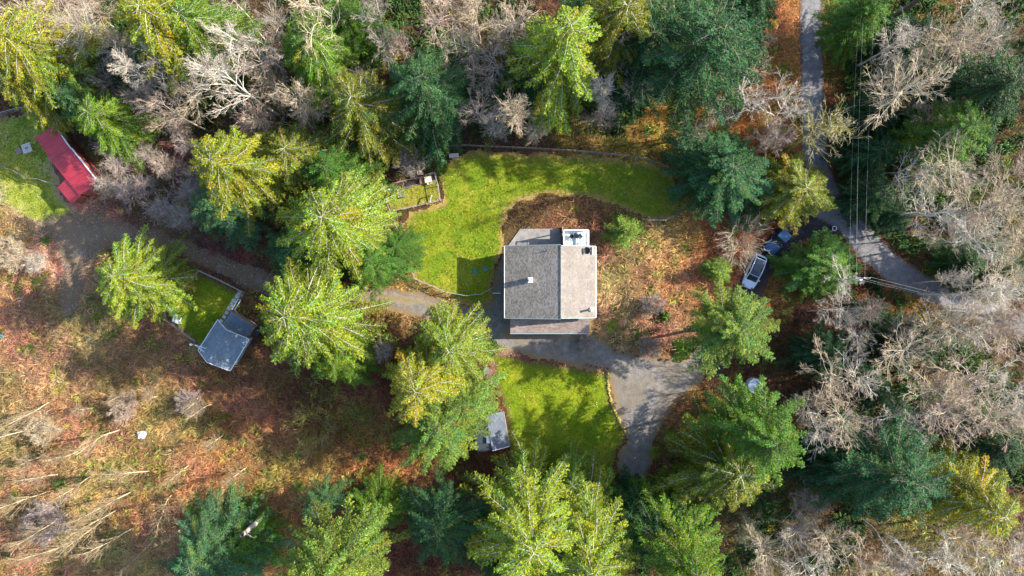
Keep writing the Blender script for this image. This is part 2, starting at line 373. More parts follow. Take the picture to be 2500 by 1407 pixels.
# ground: vertex-coloured grid of ground cover colours, woods darkened to paint in shaded gaps, + far skirt
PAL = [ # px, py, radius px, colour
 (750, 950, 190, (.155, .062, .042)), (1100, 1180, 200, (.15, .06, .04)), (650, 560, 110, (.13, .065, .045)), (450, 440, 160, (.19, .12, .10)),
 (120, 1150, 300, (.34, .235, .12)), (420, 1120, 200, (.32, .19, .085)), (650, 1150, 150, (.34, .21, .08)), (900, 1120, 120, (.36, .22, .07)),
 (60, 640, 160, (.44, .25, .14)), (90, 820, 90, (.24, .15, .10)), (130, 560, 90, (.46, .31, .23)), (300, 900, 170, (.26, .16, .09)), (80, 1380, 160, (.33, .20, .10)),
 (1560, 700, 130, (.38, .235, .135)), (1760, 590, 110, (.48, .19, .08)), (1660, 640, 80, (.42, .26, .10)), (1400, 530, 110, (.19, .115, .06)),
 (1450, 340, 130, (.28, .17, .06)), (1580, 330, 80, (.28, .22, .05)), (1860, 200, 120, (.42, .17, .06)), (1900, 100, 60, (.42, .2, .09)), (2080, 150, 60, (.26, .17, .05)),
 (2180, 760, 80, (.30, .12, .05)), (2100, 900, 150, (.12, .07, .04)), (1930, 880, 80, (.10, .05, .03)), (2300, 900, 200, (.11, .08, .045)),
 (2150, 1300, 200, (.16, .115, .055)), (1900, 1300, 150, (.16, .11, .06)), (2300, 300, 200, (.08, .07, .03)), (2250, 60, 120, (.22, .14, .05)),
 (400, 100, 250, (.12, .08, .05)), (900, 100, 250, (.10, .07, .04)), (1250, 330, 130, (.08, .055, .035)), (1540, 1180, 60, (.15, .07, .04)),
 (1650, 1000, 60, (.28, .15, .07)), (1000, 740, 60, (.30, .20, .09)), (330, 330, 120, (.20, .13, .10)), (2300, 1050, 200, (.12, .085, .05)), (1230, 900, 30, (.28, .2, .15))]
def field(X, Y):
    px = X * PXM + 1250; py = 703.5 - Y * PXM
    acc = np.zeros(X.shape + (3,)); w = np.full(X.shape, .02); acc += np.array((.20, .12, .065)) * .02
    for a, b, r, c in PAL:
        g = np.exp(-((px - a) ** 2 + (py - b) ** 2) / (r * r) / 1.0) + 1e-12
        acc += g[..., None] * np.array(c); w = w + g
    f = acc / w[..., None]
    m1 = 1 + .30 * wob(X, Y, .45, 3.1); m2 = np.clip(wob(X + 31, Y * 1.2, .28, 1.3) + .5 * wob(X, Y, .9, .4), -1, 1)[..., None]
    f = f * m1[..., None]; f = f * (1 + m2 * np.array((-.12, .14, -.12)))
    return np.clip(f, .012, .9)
c = 1.0; xs = np.arange(-110, 110.1, c); ys = np.arange(-75, 75.1, c)
GX, GY = np.meshgrid(xs, ys, indexing='ij'); nx, ny = len(xs), len(ys)
I, J = np.meshgrid(np.arange(nx - 1), np.arange(ny - 1), indexing='ij'); I = I.ravel(); J = J.ravel()
F = np.stack([I * ny + J, (I + 1) * ny + J, (I + 1) * ny + J + 1, I * ny + J + 1], 1)
V = np.stack([GX.ravel(), GY.ravel(), np.zeros(GX.size)], 1)
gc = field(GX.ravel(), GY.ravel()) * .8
base = len(V); R_ = 3000
V = np.vstack([V, [(-R_, -R_, 0), (R_, -R_, 0), (R_, R_, 0), (-R_, R_, 0)]])
gc = np.vstack([gc, np.tile((.10, .075, .04), (4, 1))])
k00, k10, k11, k01 = 0, (nx - 1) * ny, (nx - 1) * ny + ny - 1, ny - 1
F = np.vstack([F, [(base, base + 1, k10, k00), (base + 1, base + 2, k11, k10), (base + 2, base + 3, k01, k11), (base + 3, base, k00, k01)]])
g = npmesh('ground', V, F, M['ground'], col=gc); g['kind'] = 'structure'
sheet('dirt_track', TRACK, .004, M['track'], .5)
sheet('lawn', LAWN_N, .008, M['lawn'], .4)
sheet('lawn', LAWN_S, .008, M['lawn2'], .3)
sheet('lawn', LAWN_SHED, .008, M['lawn2'], .2)
sheet('paddock_grass', LAWN_BARN, .008, M['pad_grass'], .6)
sheet('run_grass', COOP, .012, M['coop_grass'], .1)
sheet('driveway', DRIVE, .010, M['drive'], .2)
sheet('gravel_drive', GRAVEL, .014, M['gravel'], .35)
sheet('drive_median', MED, .019, M['medgrass'], .25)
sheet('road', ROAD, .018, M['asphalt'], .12)

# ---------------------------------------------------------------- undergrowth (uncountable)
NOBRUSH = [LAWN_N, LAWN_S, LAWN_SHED, LAWN_BARN, COOP, ROAD, DRIVE, GRAVEL, TRACK, HOUSE_FP, SHED_FP, BARN_FP, SMALL_FP]
def scatter(n, margin=.0, zone=None, x=(-76, 76), y=(-46, 46)):
    X = rng.uniform(*x, n); Y = rng.uniform(*y, n); ok = np.ones(n, bool)
    for i, p in enumerate(NOBRUSH):
        ins = inside(p, X, Y)
        if margin: ins |= pdist(p, X, Y) < margin
        ok &= ~ins
    return X[ok], Y[ok]
def hsvj(col, amt):
    n = len(col); v = rng.normal(1, amt, (n, 1)); h = rng.normal(0, amt * .35, (n, 1))
    c = col * np.clip(v, .35, 1.9); c[:, :1] *= (1 + h); c[:, 2:] *= (1 - h); return np.clip(c, .008, .9)
def ribbons(P0, P1, P2, w, col):
    """bent flat blades root->mid->tip, (N,3) arrays"""
    d = P2 - P0; side = np.cross(d, np.array((0, 0, 1.0))) + rng.normal(0, .15, d.shape); side /= np.linalg.norm(side, axis=1)[:, None] + 1e-9
    side = side * w[:, None] / 2
    V = np.stack([P0 - side, P0 + side, P1 + side, P1 - side, P2 + side * .35, P2 - side * .35], 1).reshape(-1, 3)
    b = np.arange(len(P0))[:, None] * 6
    F = np.vstack([b + np.array((0, 1, 2, 3)), b + np.array((3, 2, 4, 5))])
    return V, F, np.repeat(col, 6, axis=0)
def brush(name, label, X, Y, nb, Rr, Hh, w, colf, val=.3):
    n = len(X); size = rng.uniform(.55, 1.25, n)
    ccol = hsvj(colf(X, Y), val)
    cx = np.repeat(X, nb); cy = np.repeat(Y, nb); sz = np.repeat(size, nb); col = hsvj(np.repeat(ccol, nb, 0), .28)
    m = n * nb; a = rng.uniform(0, 2 * math.pi, m); r0 = rng.uniform(0, .45, m) * sz
    L = rng.uniform(.5, 1.0, m) * Rr * sz; H = rng.uniform(.25, 1.0, m) * Hh * sz
    a2 = a + rng.normal(0, .9, m)
    P0 = np.stack([cx + r0 * np.cos(a), cy + r0 * np.sin(a), np.zeros(m)], 1)
    D = np.stack([np.cos(a2), np.sin(a2), np.zeros(m)], 1)
    P1 = P0 + D * (L * .45)[:, None]; P1[:, 2] = H
    P2 = P0 + D * L[:, None] + rng.normal(0, .12, (m, 3)); P2[:, 2] = H * rng.uniform(.35, 1.1, m)
    V, F, C = ribbons(P0, P1, P2, rng.uniform(.5, 1.3, m) * w, col)
    o = npmesh(name, V, F, M['brush'], col=C); tag(o, label, 'undergrowth', kind='stuff'); return o
X, Y = scatter(15500, .25)
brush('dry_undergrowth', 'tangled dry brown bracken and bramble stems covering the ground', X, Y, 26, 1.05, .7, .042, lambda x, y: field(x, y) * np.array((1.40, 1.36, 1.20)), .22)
# green bramble and fern patches mixed through it
X, Y = scatter(9000, .4)
k = (wob(X, Y, .35, 2.2) + .5 * wob(X, Y, 1.1, 5) + rng.normal(0, .35, len(X))) > .25
def greens(x, y):
    t = rng.uniform(0, 1, (len(x), 1)); return (1 - t) * np.array((.12, .18, .03)) + t * np.array((.38, .34, .06))
brush('green_undergrowth', 'low mossy green bramble and sword fern patches among the bracken', X[k], Y[k], 24, .75, .5, .08, greens, .3)
# dark evergreen understorey in the woods
X, Y = scatter(26000, .9)
PXs = X * PXM + 1250; PYs = 703.5 - Y * PXM
z1 = (PXs > 2080) & (PXs < 2215) & (PYs < 640)
z2 = (PXs > 2050) & (wob(X, Y, .5, 1.9) > -.1) & ((PYs < 780) | (PYs > 830)) & ((PYs < 1250))
z3 = (PYs < 330) & (PXs < 1640) & (PXs > 200) & (wob(X, Y, .45, .7) > .05)
z4 = (PXs > 1560) & (PXs < 2100) & (PYs > 1120) & (wob(X, Y, .5, 4.7) > .15)
k = z1 | z2 | z3 | z4
brush('evergreen_understorey', 'dark evergreen salal, holly and fern understorey beneath the bare woods', X[k], Y[k], 26, .8, 1.1, .12, lambda x, y: np.array((.045, .10, .022)) * (1 + .5 * wob(x, y, .6, 2)[:, None]) + np.array((.01, .01, .004)), .3)
# leaf litter chips
def chips(name, label, n, colf, size, z=(.03, .25), zone=None):
    X, Y = scatter(n, .0) if zone is None else zone()
    m = len(X); a = rng.uniform(0, math.pi, m); s = rng.uniform(.5, 1.3, m) * size
    u = np.stack([np.cos(a), np.sin(a), rng.normal(0, .35, m)], 1) * s[:, None] / 2
    v = np.stack([-np.sin(a), np.cos(a), rng.normal(0, .35, m)], 1) * (s * .7)[:, None] / 2
    c_ = np.stack([X, Y, rng.uniform(*z, m)], 1)
    V = np.stack([c_ - u, c_ - v, c_ + u, c_ + v], 1).reshape(-1, 3); F = np.arange(4 * m).reshape(m, 4)
    col = hsvj(colf(X, Y), .38)
    o = npmesh(name, V, F, M['litter'], col=np.repeat(col, 4, 0)); tag(o, label, 'fallen leaves', kind='stuff'); return o
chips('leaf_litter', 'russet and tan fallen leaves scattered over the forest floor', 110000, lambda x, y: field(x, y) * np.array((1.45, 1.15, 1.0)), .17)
def trackpts():
    p = TRACK; lo, hi = p.min(0), p.max(0); x = rng.uniform(lo[0], hi[0], 60000); y = rng.uniform(lo[1], hi[1], 60000); q = inside(p, x, y)
    d = pdist(p, x, y); q &= rng.uniform(0, 1, len(x)) < np.clip(1.15 - d * .5 + .55 * wob(x, y, .8, 2), .06, 1); return x[q], y[q]
chips('track_litter', 'dead leaves, twigs and loose stones strewn over the dirt track', 0, lambda x, y: np.where(rng.uniform(0, 1, (len(x), 1)) < .25, np.array((.27, .25, .25)), np.array((.20, .13, .08))), .14, (.008, .05), trackpts)
def lawnleaves():
    x, y = lawnpts(1.1, [LAWN_N, LAWN_S, LAWN_SHED, LAWN_BARN, COOP], 0); return x, y
# grass blades on the lawns
def lawnpts(n, polys, d=.1):
    xs_, ys_ = [], []
    for p in polys:
        lo, hi = p.min(0), p.max(0); A = np.prod(hi - lo); k_ = int(n * A)
        x = rng.uniform(lo[0], hi[0], k_); y = rng.uniform(lo[1], hi[1], k_); q = inside(p, x, y) & (pdist(p, x, y) > d)
        xs_.append(x[q]); ys_.append(y[q])
    return np.concatenate(xs_), np.concatenate(ys_)
chips('lawn_leaves', 'scattered tan and pale fallen leaves lying on the lawns', 0, lambda x, y: np.tile(np.array((.42, .34, .17)), (len(x), 1)), .13, (.05, .09), lawnleaves)
X, Y = lawnpts(7, [LAWN_N, LAWN_S, LAWN_SHED, LAWN_BARN, COOP])
def lawncol(x, y):
    t = np.clip(.5 + .5 * wob(x, y, .35, 1.) + rng.normal(0, .2, len(x)), 0, 1)[:, None]
    return (1 - t) * np.array((.10, .19, .006)) + t * np.array((.32, .30, .015))
brush('grass_tufts', 'short bright green tufts of grass on the lawns', X, Y, 6, .28, .10, .045, lawncol, .22)

# ---------------------------------------------------------------- tree growing tools
def nrm(a): return a / (np.linalg.norm(a, axis=-1, keepdims=True) + 1e-9)
def grow(P0, D, L, K, wig, up):
    n = len(P0); out = np.zeros((n, K + 1, 3)); out[:, 0] = P0; D = nrm(D)
    for k_ in range(K):
        out[:, k_ + 1] = out[:, k_] + D * (L / K)[:, None]
        D = D + rng.normal(0, wig, (n, 3)); D[:, 2] += up; D = nrm(D)
    return out
def spawn(paths, n, t0, t1, ang, lenf, plen, power=1.0):
    """n children per path; returns start, dir, parent-relative length"""
    A, K1, _ = paths.shape; K = K1 - 1
    t = t0 + (t1 - t0) * rng.uniform(0, 1, (A, n)) ** power
    f = t * K; i = np.minimum(f.astype(int), K - 1); u = (f - i)[..., None]
    r = np.arange(A)[:, None]; a, b = paths[r, i], paths[r, i + 1]
    p = a * (1 - u) + b * u; tg = nrm(b - a)
    q = rng.normal(0, 1, tg.shape); q = nrm(q - (q * tg).sum(-1, keepdims=True) * tg)
    th = (ang * rng.uniform(.6, 1.25, (A, n)))[..., None]
    d = tg * np.cos(th) + q * np.sin(th)
    L = plen[:, None] * lenf * (1 - .55 * (t - t0) / (t1 - t0 + 1e-9)) * rng.uniform(.6, 1.2, (A, n))
    return p.reshape(-1, 3), d.reshape(-1, 3), L.ravel()
def tubes(paths, r0, r1, sides):
    n, K1, _ = paths.shape; tg = nrm(np.gradient(paths, axis=1))
    q = rng.normal(0, 1, (n, 1, 3)) + np.zeros_like(tg); x = nrm(q - (q * tg).sum(-1, keepdims=True) * tg); y = np.cross(tg, x)
    t = np.linspace(0, 1, K1)[None, :, None, None]
    r = (np.asarray(r0).reshape(-1, 1, 1, 1) * (1 - t) + np.asarray(r1).reshape(-1, 1, 1, 1) * t)
    a = np.arange(sides) * 2 * math.pi / sides; ca = np.cos(a)[None, None, :, None]; sa = np.sin(a)[None, None, :, None]
    V = paths[:, :, None, :] + r * (x[:, :, None, :] * ca + y[:, :, None, :] * sa)
    idx = np.arange(n * K1 * sides).reshape(n, K1, sides); j2 = (np.arange(sides) + 1) % sides
    F = np.stack([idx[:, :-1, :], idx[:, :-1, :][:, :, j2], idx[:, 1:, :][:, :, j2], idx[:, 1:, :]], -1).reshape(-1, 4)
    return V.reshape(-1, 3), F
def strips(paths, w0, w1):
    n, K1, _ = paths.shape; tg = nrm(np.gradient(paths, axis=1))
    q = rng.normal(0, .5, (n, 1, 3)) + np.array((0, 0, 1.0)); s = nrm(np.cross(tg, q + 0 * tg))
    t = np.linspace(0, 1, K1)[None, :, None]; w = (w0 * (1 - t) + w1 * t) / 2
    V = np.stack([paths - s * w, paths + s * w], 2); idx = np.arange(n * K1 * 2).reshape(n, K1, 2)
    F = np.stack([idx[:, :-1, 0], idx[:, :-1, 1], idx[:, 1:, 1], idx[:, 1:, 0]], -1).reshape(-1, 4)
    return V.reshape(-1, 3), F
def join(parts):
    V, F, o = [], [], 0
    for v, f in parts: V.append(v); F.append(f + o); o += len(v)
    return np.vstack(V), np.vstack(F)

def mesh_conifer(h, R, cb=.18, dens=1.0, droop=.35, shape=.8, leaf=.3, lw=.11, pale=1.0, seed=0, upcurl=.0, inner=.15):
    """children: foliage, limbs, trunk (unlinked template objects at unit size h,R)"""
    global rng
    keep = rng; rng = np.random.default_rng(100 + seed)
    nb = int(112 * dens * (1 - cb) * h / 18) + 20
    u = np.sort(rng.uniform(0, 1, nb)) ** .9
    r = R * (1 - u) ** shape * rng.uniform(.76, 1.12, nb) + .2
    r *= 1 + .16 * np.sin(np.arange(nb) * .9 + seed)
    low = np.clip((u - .0) / .12, .55, 1); r *= low
    az = np.arange(nb) * 2.39996 + rng.normal(0, .35, nb)
    ph = rng.uniform(0, 6.28, 3); r = r * (1 + .06 * np.sin(2 * az + ph[0]) + .07 * np.sin(3 * az + ph[1] + 3 * u) + .08 * np.sin(5 * az + ph[2] + 7 * u))
    z = h * (cb + (1 - cb) * u)
    upa = -.05 + .55 * u + rng.normal(0, .08, nb)
    K = 6; tt = np.linspace(0, 1, K + 1)[None, :]
    bend = rng.normal(0, .12, nb)[:, None]
    A = az[:, None] + bend * tt
    rad = r[:, None] * tt; zz = z[:, None] + upa[:, None] * rad - droop * r[:, None] * tt ** 2 + upcurl * r[:, None] * tt ** 4
    paths = np.stack([rad * np.cos(A), rad * np.sin(A), np.maximum(zz, .15)], -1)
    # secondary sprays
    sp = .27 / dens ** .3; P0s, D2s, L2s, BI = [], [], [], []
    for b in range(nb):
        n2 = max(3, int(r[b] * (1 - inner) / sp)); t = np.linspace(inner, .98, n2) + rng.normal(0, .01, n2); t = np.clip(t, .02, .99)
        for sgn in (-1, 1):
            f = t * K; i = np.minimum(f.astype(int), K - 1); uu = (f - i)[:, None]
            p = paths[b, i] * (1 - uu) + paths[b, i + 1] * uu; tg = nrm(paths[b, i + 1] - paths[b, i])
            side = nrm(np.cross(tg, np.array((0, 0, 1.0)))) * sgn
            d = nrm(tg * rng.uniform(.5, .95, (n2, 1)) + side * .85 + np.array((0, 0, -.12 - droop * .3)) + rng.normal(0, .14, (n2, 3)))
            L = (.15 * r[b] * (1 - t) ** .5 * np.clip(t * 4, .5, 1) + .30) * rng.uniform(.6, 1.25, n2); L = np.minimum(L, 1.2)
            P0s.append(p); D2s.append(d); L2s.append(L); BI.append(np.full(n2, b))
        # leader spray
        P0s.append(paths[b, -2][None]); D2s.append(nrm(paths[b, -1] - paths[b, -2])[None]); L2s.append(np.array([.45 + .12 * r[b]])); BI.append(np.array([b]))
    P0 = np.vstack(P0s); D2 = np.vstack(D2s); L2 = np.concatenate(L2s); BI = np.concatenate(BI)
    K3 = 9; keepi = []
    step = .10
    nl = np.maximum(2, (L2 / step).astype(int)); rep = np.repeat(np.arange(len(P0)), nl)
    pos = np.concatenate([np.arange(k_) / k_ for k_ in nl]) + rng.uniform(0, .1, len(rep))
    m = len(rep); sgn = np.where(np.arange(m) % 2 == 0, 1.0, -1.0)[:, None]
    d2 = D2[rep]; side = nrm(np.cross(d2, np.array((0, 0, 1.0)) + rng.normal(0, .25, (m, 3))))
    p = P0[rep] + d2 * (L2[rep] * pos)[:, None]; p[:, 2] -= droop * .35 * (L2[rep] * pos) ** 2
    out = []
    for s2 in (1, -1):
        d3 = nrm(d2 + side * (s2 * rng.uniform(.35, .95, (m, 1))) + rng.normal(0, .22, (m, 3)))
        l3 = leaf * rng.uniform(.6, 1.25, m) * (1 - .35 * pos); wv = nrm(np.cross(d3, rng.normal(0, .55, (m, 3)) + np.array((0, 0, 1.0)))) * (lw * rng.uniform(.6, 1.3, m) / 2)[:, None]
        e = p + d3 * l3[:, None]; mid = p + d3 * (l3 * .45)[:, None]
        out.append(np.stack([p, mid - wv, e, mid + wv], 1))
    Q = np.vstack(out); V = Q.reshape(-1, 3); F = np.arange(len(V)).reshape(-1, 4)
    bc = np.clip(rng.normal(.96, .22, nb), .5, 1.5); tone = np.concatenate([bc[BI[rep]]] * 2) * rng.normal(1, .30, 2 * m)
    yel = np.concatenate([(rng.normal(0, .13, nb) + np.where(rng.uniform(0, 1, nb) < .04, .55, 0))[BI[rep]]] * 2) + rng.normal(0, .06, 2 * m)
    tipf = np.concatenate([pos] * 2)
    C = np.stack([tone * (1 + yel + .22 * tipf), tone * (1 + .10 * tipf), tone * (1 - yel)], 1)
    C = np.repeat(np.clip(C, .3, 2.2), 4, 0)
    fo = npmesh('foliage', V, F, M['leaf'], col=C, link=False)
    sec = np.stack([P0, P0 + D2 * (L2 * .6)[:, None]], 1)
    lv, lf = join([tubes(paths[:, :], .03 + .007 * r, np.full(nb, .008), 3), strips(sec, .02, .008)])
    li = npmesh('limbs', lv, lf, M['twig'], link=False)
    tp = np.zeros((1, 8, 3)); tp[0, :, 2] = np.linspace(-.1, h, 8); tp[0, 1:, 0] += rng.normal(0, .06, 7); tp[0, 1:, 1] += rng.normal(0, .06, 7)
    tv, tf = tubes(tp, .016 * h, .02, 9); tr = npmesh('trunk', tv, tf, M['bark'], link=False, smooth=True)
    rng = keep
    return dict(h=h, R=R, foliage=fo, limbs=li, trunk=tr)

def mesh_bare(h, R, n1=13, t0=.35, ang=.75, up=.06, wig=.13, n2=9, n3=8, n4=5, seed=0, stems=1, thick=1.0, tw=.045):
    global rng
    keep = rng; rng = np.random.default_rng(500 + seed)
    st = np.zeros((stems, 3)); sdv = np.tile((0, 0, 1.0), (stems, 1))
    if stems > 1:
        a = np.arange(stems) * 2 * math.pi / stems + rng.uniform(0, 1); sdv = np.stack([(.9 if stems > 8 else .4) * np.cos(a), (.9 if stems > 8 else .4) * np.sin(a), np.ones(stems)], 1); st = sdv * np.array((.5, .5, 0))
    tr = grow(st, sdv, np.full(stems, h * .93), 9, .055, .02); L0 = np.full(stems, h)
    p, d, L = spawn(tr, n1, t0, 1.0, ang, 1, np.full(stems, R * 1.1)); L = np.maximum(L, R * .35)
    b1 = grow(p, d, L, 7, wig, up)
    p, d, L2 = spawn(b1, n2, .12, 1.0, .75, .52, L); b2 = grow(p, d, L2, 5, wig * 1.2, up * .7)
    p, d, L3 = spawn(b2, n3, .08, 1.0, .65, .6, L2); L3 = np.maximum(L3, .35); b3 = grow(p, d, L3, 3, wig * 1.3, up * .5)
    if n4: p, d, L4 = spawn(b3, n4, .1, 1.0, .6, .7, L3); L4 = np.maximum(L4, .25); b4 = grow(p, d, L4, 2, .10, .02)
    tv, tf = tubes(tr, .0135 * h * thick ** .5 / stems ** .5, .03, 8); T = npmesh('trunk', tv, tf, M['bark'], link=False, smooth=True)
    lv, lf = join([tubes(b1, .010 * L * thick + .02, np.full(len(b1), .018), 5), tubes(b2, .010 * L2 * thick + .014, np.full(len(b2), .012), 3)])
    Lm = npmesh('limbs', lv, lf, M['bark'], link=False)
    wv, wf = join([strips(b3, tw * 1.2, tw * .8)] + ([strips(b4, tw * .8, tw * .6)] if n4 else []))
    Tw = npmesh('twigs', wv, wf, M['twig'], link=False)
    rng = keep
    return dict(h=h, R=R, trunk=T, limbs=Lm, twigs=Tw)

CON = dict(
 cedar=[mesh_conifer(20, 6.5, .12, 1.6, .34, .44, .28, .10, seed=s, inner=.05) for s in (1, 2, 3, 31, 32)],
 fir=[mesh_conifer(20, 6.5, .10, 1.65, .42, .45, .26, .10, seed=s, upcurl=.14, inner=.05) for s in (4, 5, 6, 33, 34)],
 spread=[mesh_conifer(22, 7.5, .26, 1.15, .26, .50, .30, .10, seed=s, upcurl=.1, inner=.08) for s in (7, 8, 35)],
 high=[mesh_conifer(20, 7, .48, 2.1, .34, .45, .28, .10, seed=s, upcurl=.1, inner=.06) for s in (21, 22, 23)],
 small=[mesh_conifer(6, 2.6, .05, 3.2, .15, .6, .22, .08, seed=s) for s in (9, 10)])
BARE = dict(
 fan=[mesh_bare(20, 5.5, 24, .5, .5, .03, wig=.06, n2=8, n3=5, n4=2, seed=s, tw=.028, thick=.6) for s in (1, 2)],
 wide=[mesh_bare(17, 6.5, 20, .5, .95, .03, wig=.09, n2=8, n3=5, n4=2, seed=s, tw=.030, thick=.6) for s in (3, 4, 5, 41)],
 fine=[mesh_bare(12, 4.5, 40, .3, .8, .02, wig=.05, n2=8, n3=4, n4=2, seed=s, tw=.026, thick=.6) for s in (6, 7)],
 crook=[mesh_bare(18, 6, 12, .5, .9, .04, wig=.17, n2=8, n3=6, n4=3, seed=s, thick=.8, tw=.030) for s in (8, 9, 42, 43)],
 open=[mesh_bare(23, 6.5, 26, .42, .5, .05, wig=.07, n2=7, n3=4, n4=1, seed=s, tw=.022, thick=.6) for s in (44,)],
 sapling=[mesh_bare(9, 3.2, 24, .2, .5, .02, wig=.05, n2=5, n3=3, n4=0, seed=s, tw=.02, thick=.7) for s in (10, 11, 12, 15)],
 rays=[mesh_bare(3.0, 3.6, 7, .05, .6, -.02, wig=.07, n2=4, n3=2, n4=0, seed=s, stems=11, tw=.016, thick=.45) for s in (16, 17)],
 bush=[mesh_bare(3.4, 2.2, 9, .1, .8, .04, wig=.08, n2=6, n3=5, n4=2, seed=s, stems=7, tw=.024, thick=.6) for s in (13, 14)])

def plant(name, proto, tip, h, R, cols, label, cat, group, rz=None, tiltvar=.03, ref=1.0):
    """tip = pixel of the crown top in the photograph; stands at its true foot on the ground"""
    k_ = (CAM_H - h * ref) / CAM_H / PXM
    loc = ((tip[0] - 1250) * k_, -(tip[1] - 703.5) * k_, 0)
    e = empty(name, loc, random.uniform(0, 6.28) if rz is None else rz)
    s_ = R / proto['R']; sz = h / proto['h']; ax = random.uniform(.9, 1.1)
    tag(e, label, cat, group)
    for part in ('trunk', 'limbs', 'foliage', 'twigs'):
        if part in proto:
            o = proto[part].copy(); COL.objects.link(o); o.parent = e; o.color = (*cols[part], 1)
            o.scale = (s_ * ax, s_ / ax, sz)
    e.rotation_euler[0] = random.gauss(0, tiltvar); e.rotation_euler[1] = random.gauss(0, tiltvar)
    return e
# crown colours (base colours of the needles)
CC = {'L': ((.165, .235, .018), 'lime green'), 'Y': ((.205, .225, .015), 'yellow green'), 'O': ((.125, .15, .010), 'olive green'), 'G': ((.068, .165, .018), 'mid green'),
      'P': ((.135, .22, .032), 'pale green'), 'B': ((.030, .098, .031), 'blue green'), 'T': ((.065, .155, .055), 'silvery blue green'), 'D': ((.020, .072, .020), 'dark green'), 'M': ((.10, .19, .012), 'bright leaf green')}
ORD = ['first', 'second', 'third', 'fourth', 'fifth', 'sixth', 'seventh', 'eighth', 'ninth', 'tenth', 'eleventh', 'twelfth', 'thirteenth', 'fourteenth', 'fifteenth', 'sixteenth', 'seventeenth', 'eighteenth', 'nineteenth', 'twentieth', 'twenty-first', 'twenty-second', 'twenty-third', 'twenty-fourth', 'twenty-fifth', 'twenty-sixth', 'twenty-seventh', 'twenty-eighth']
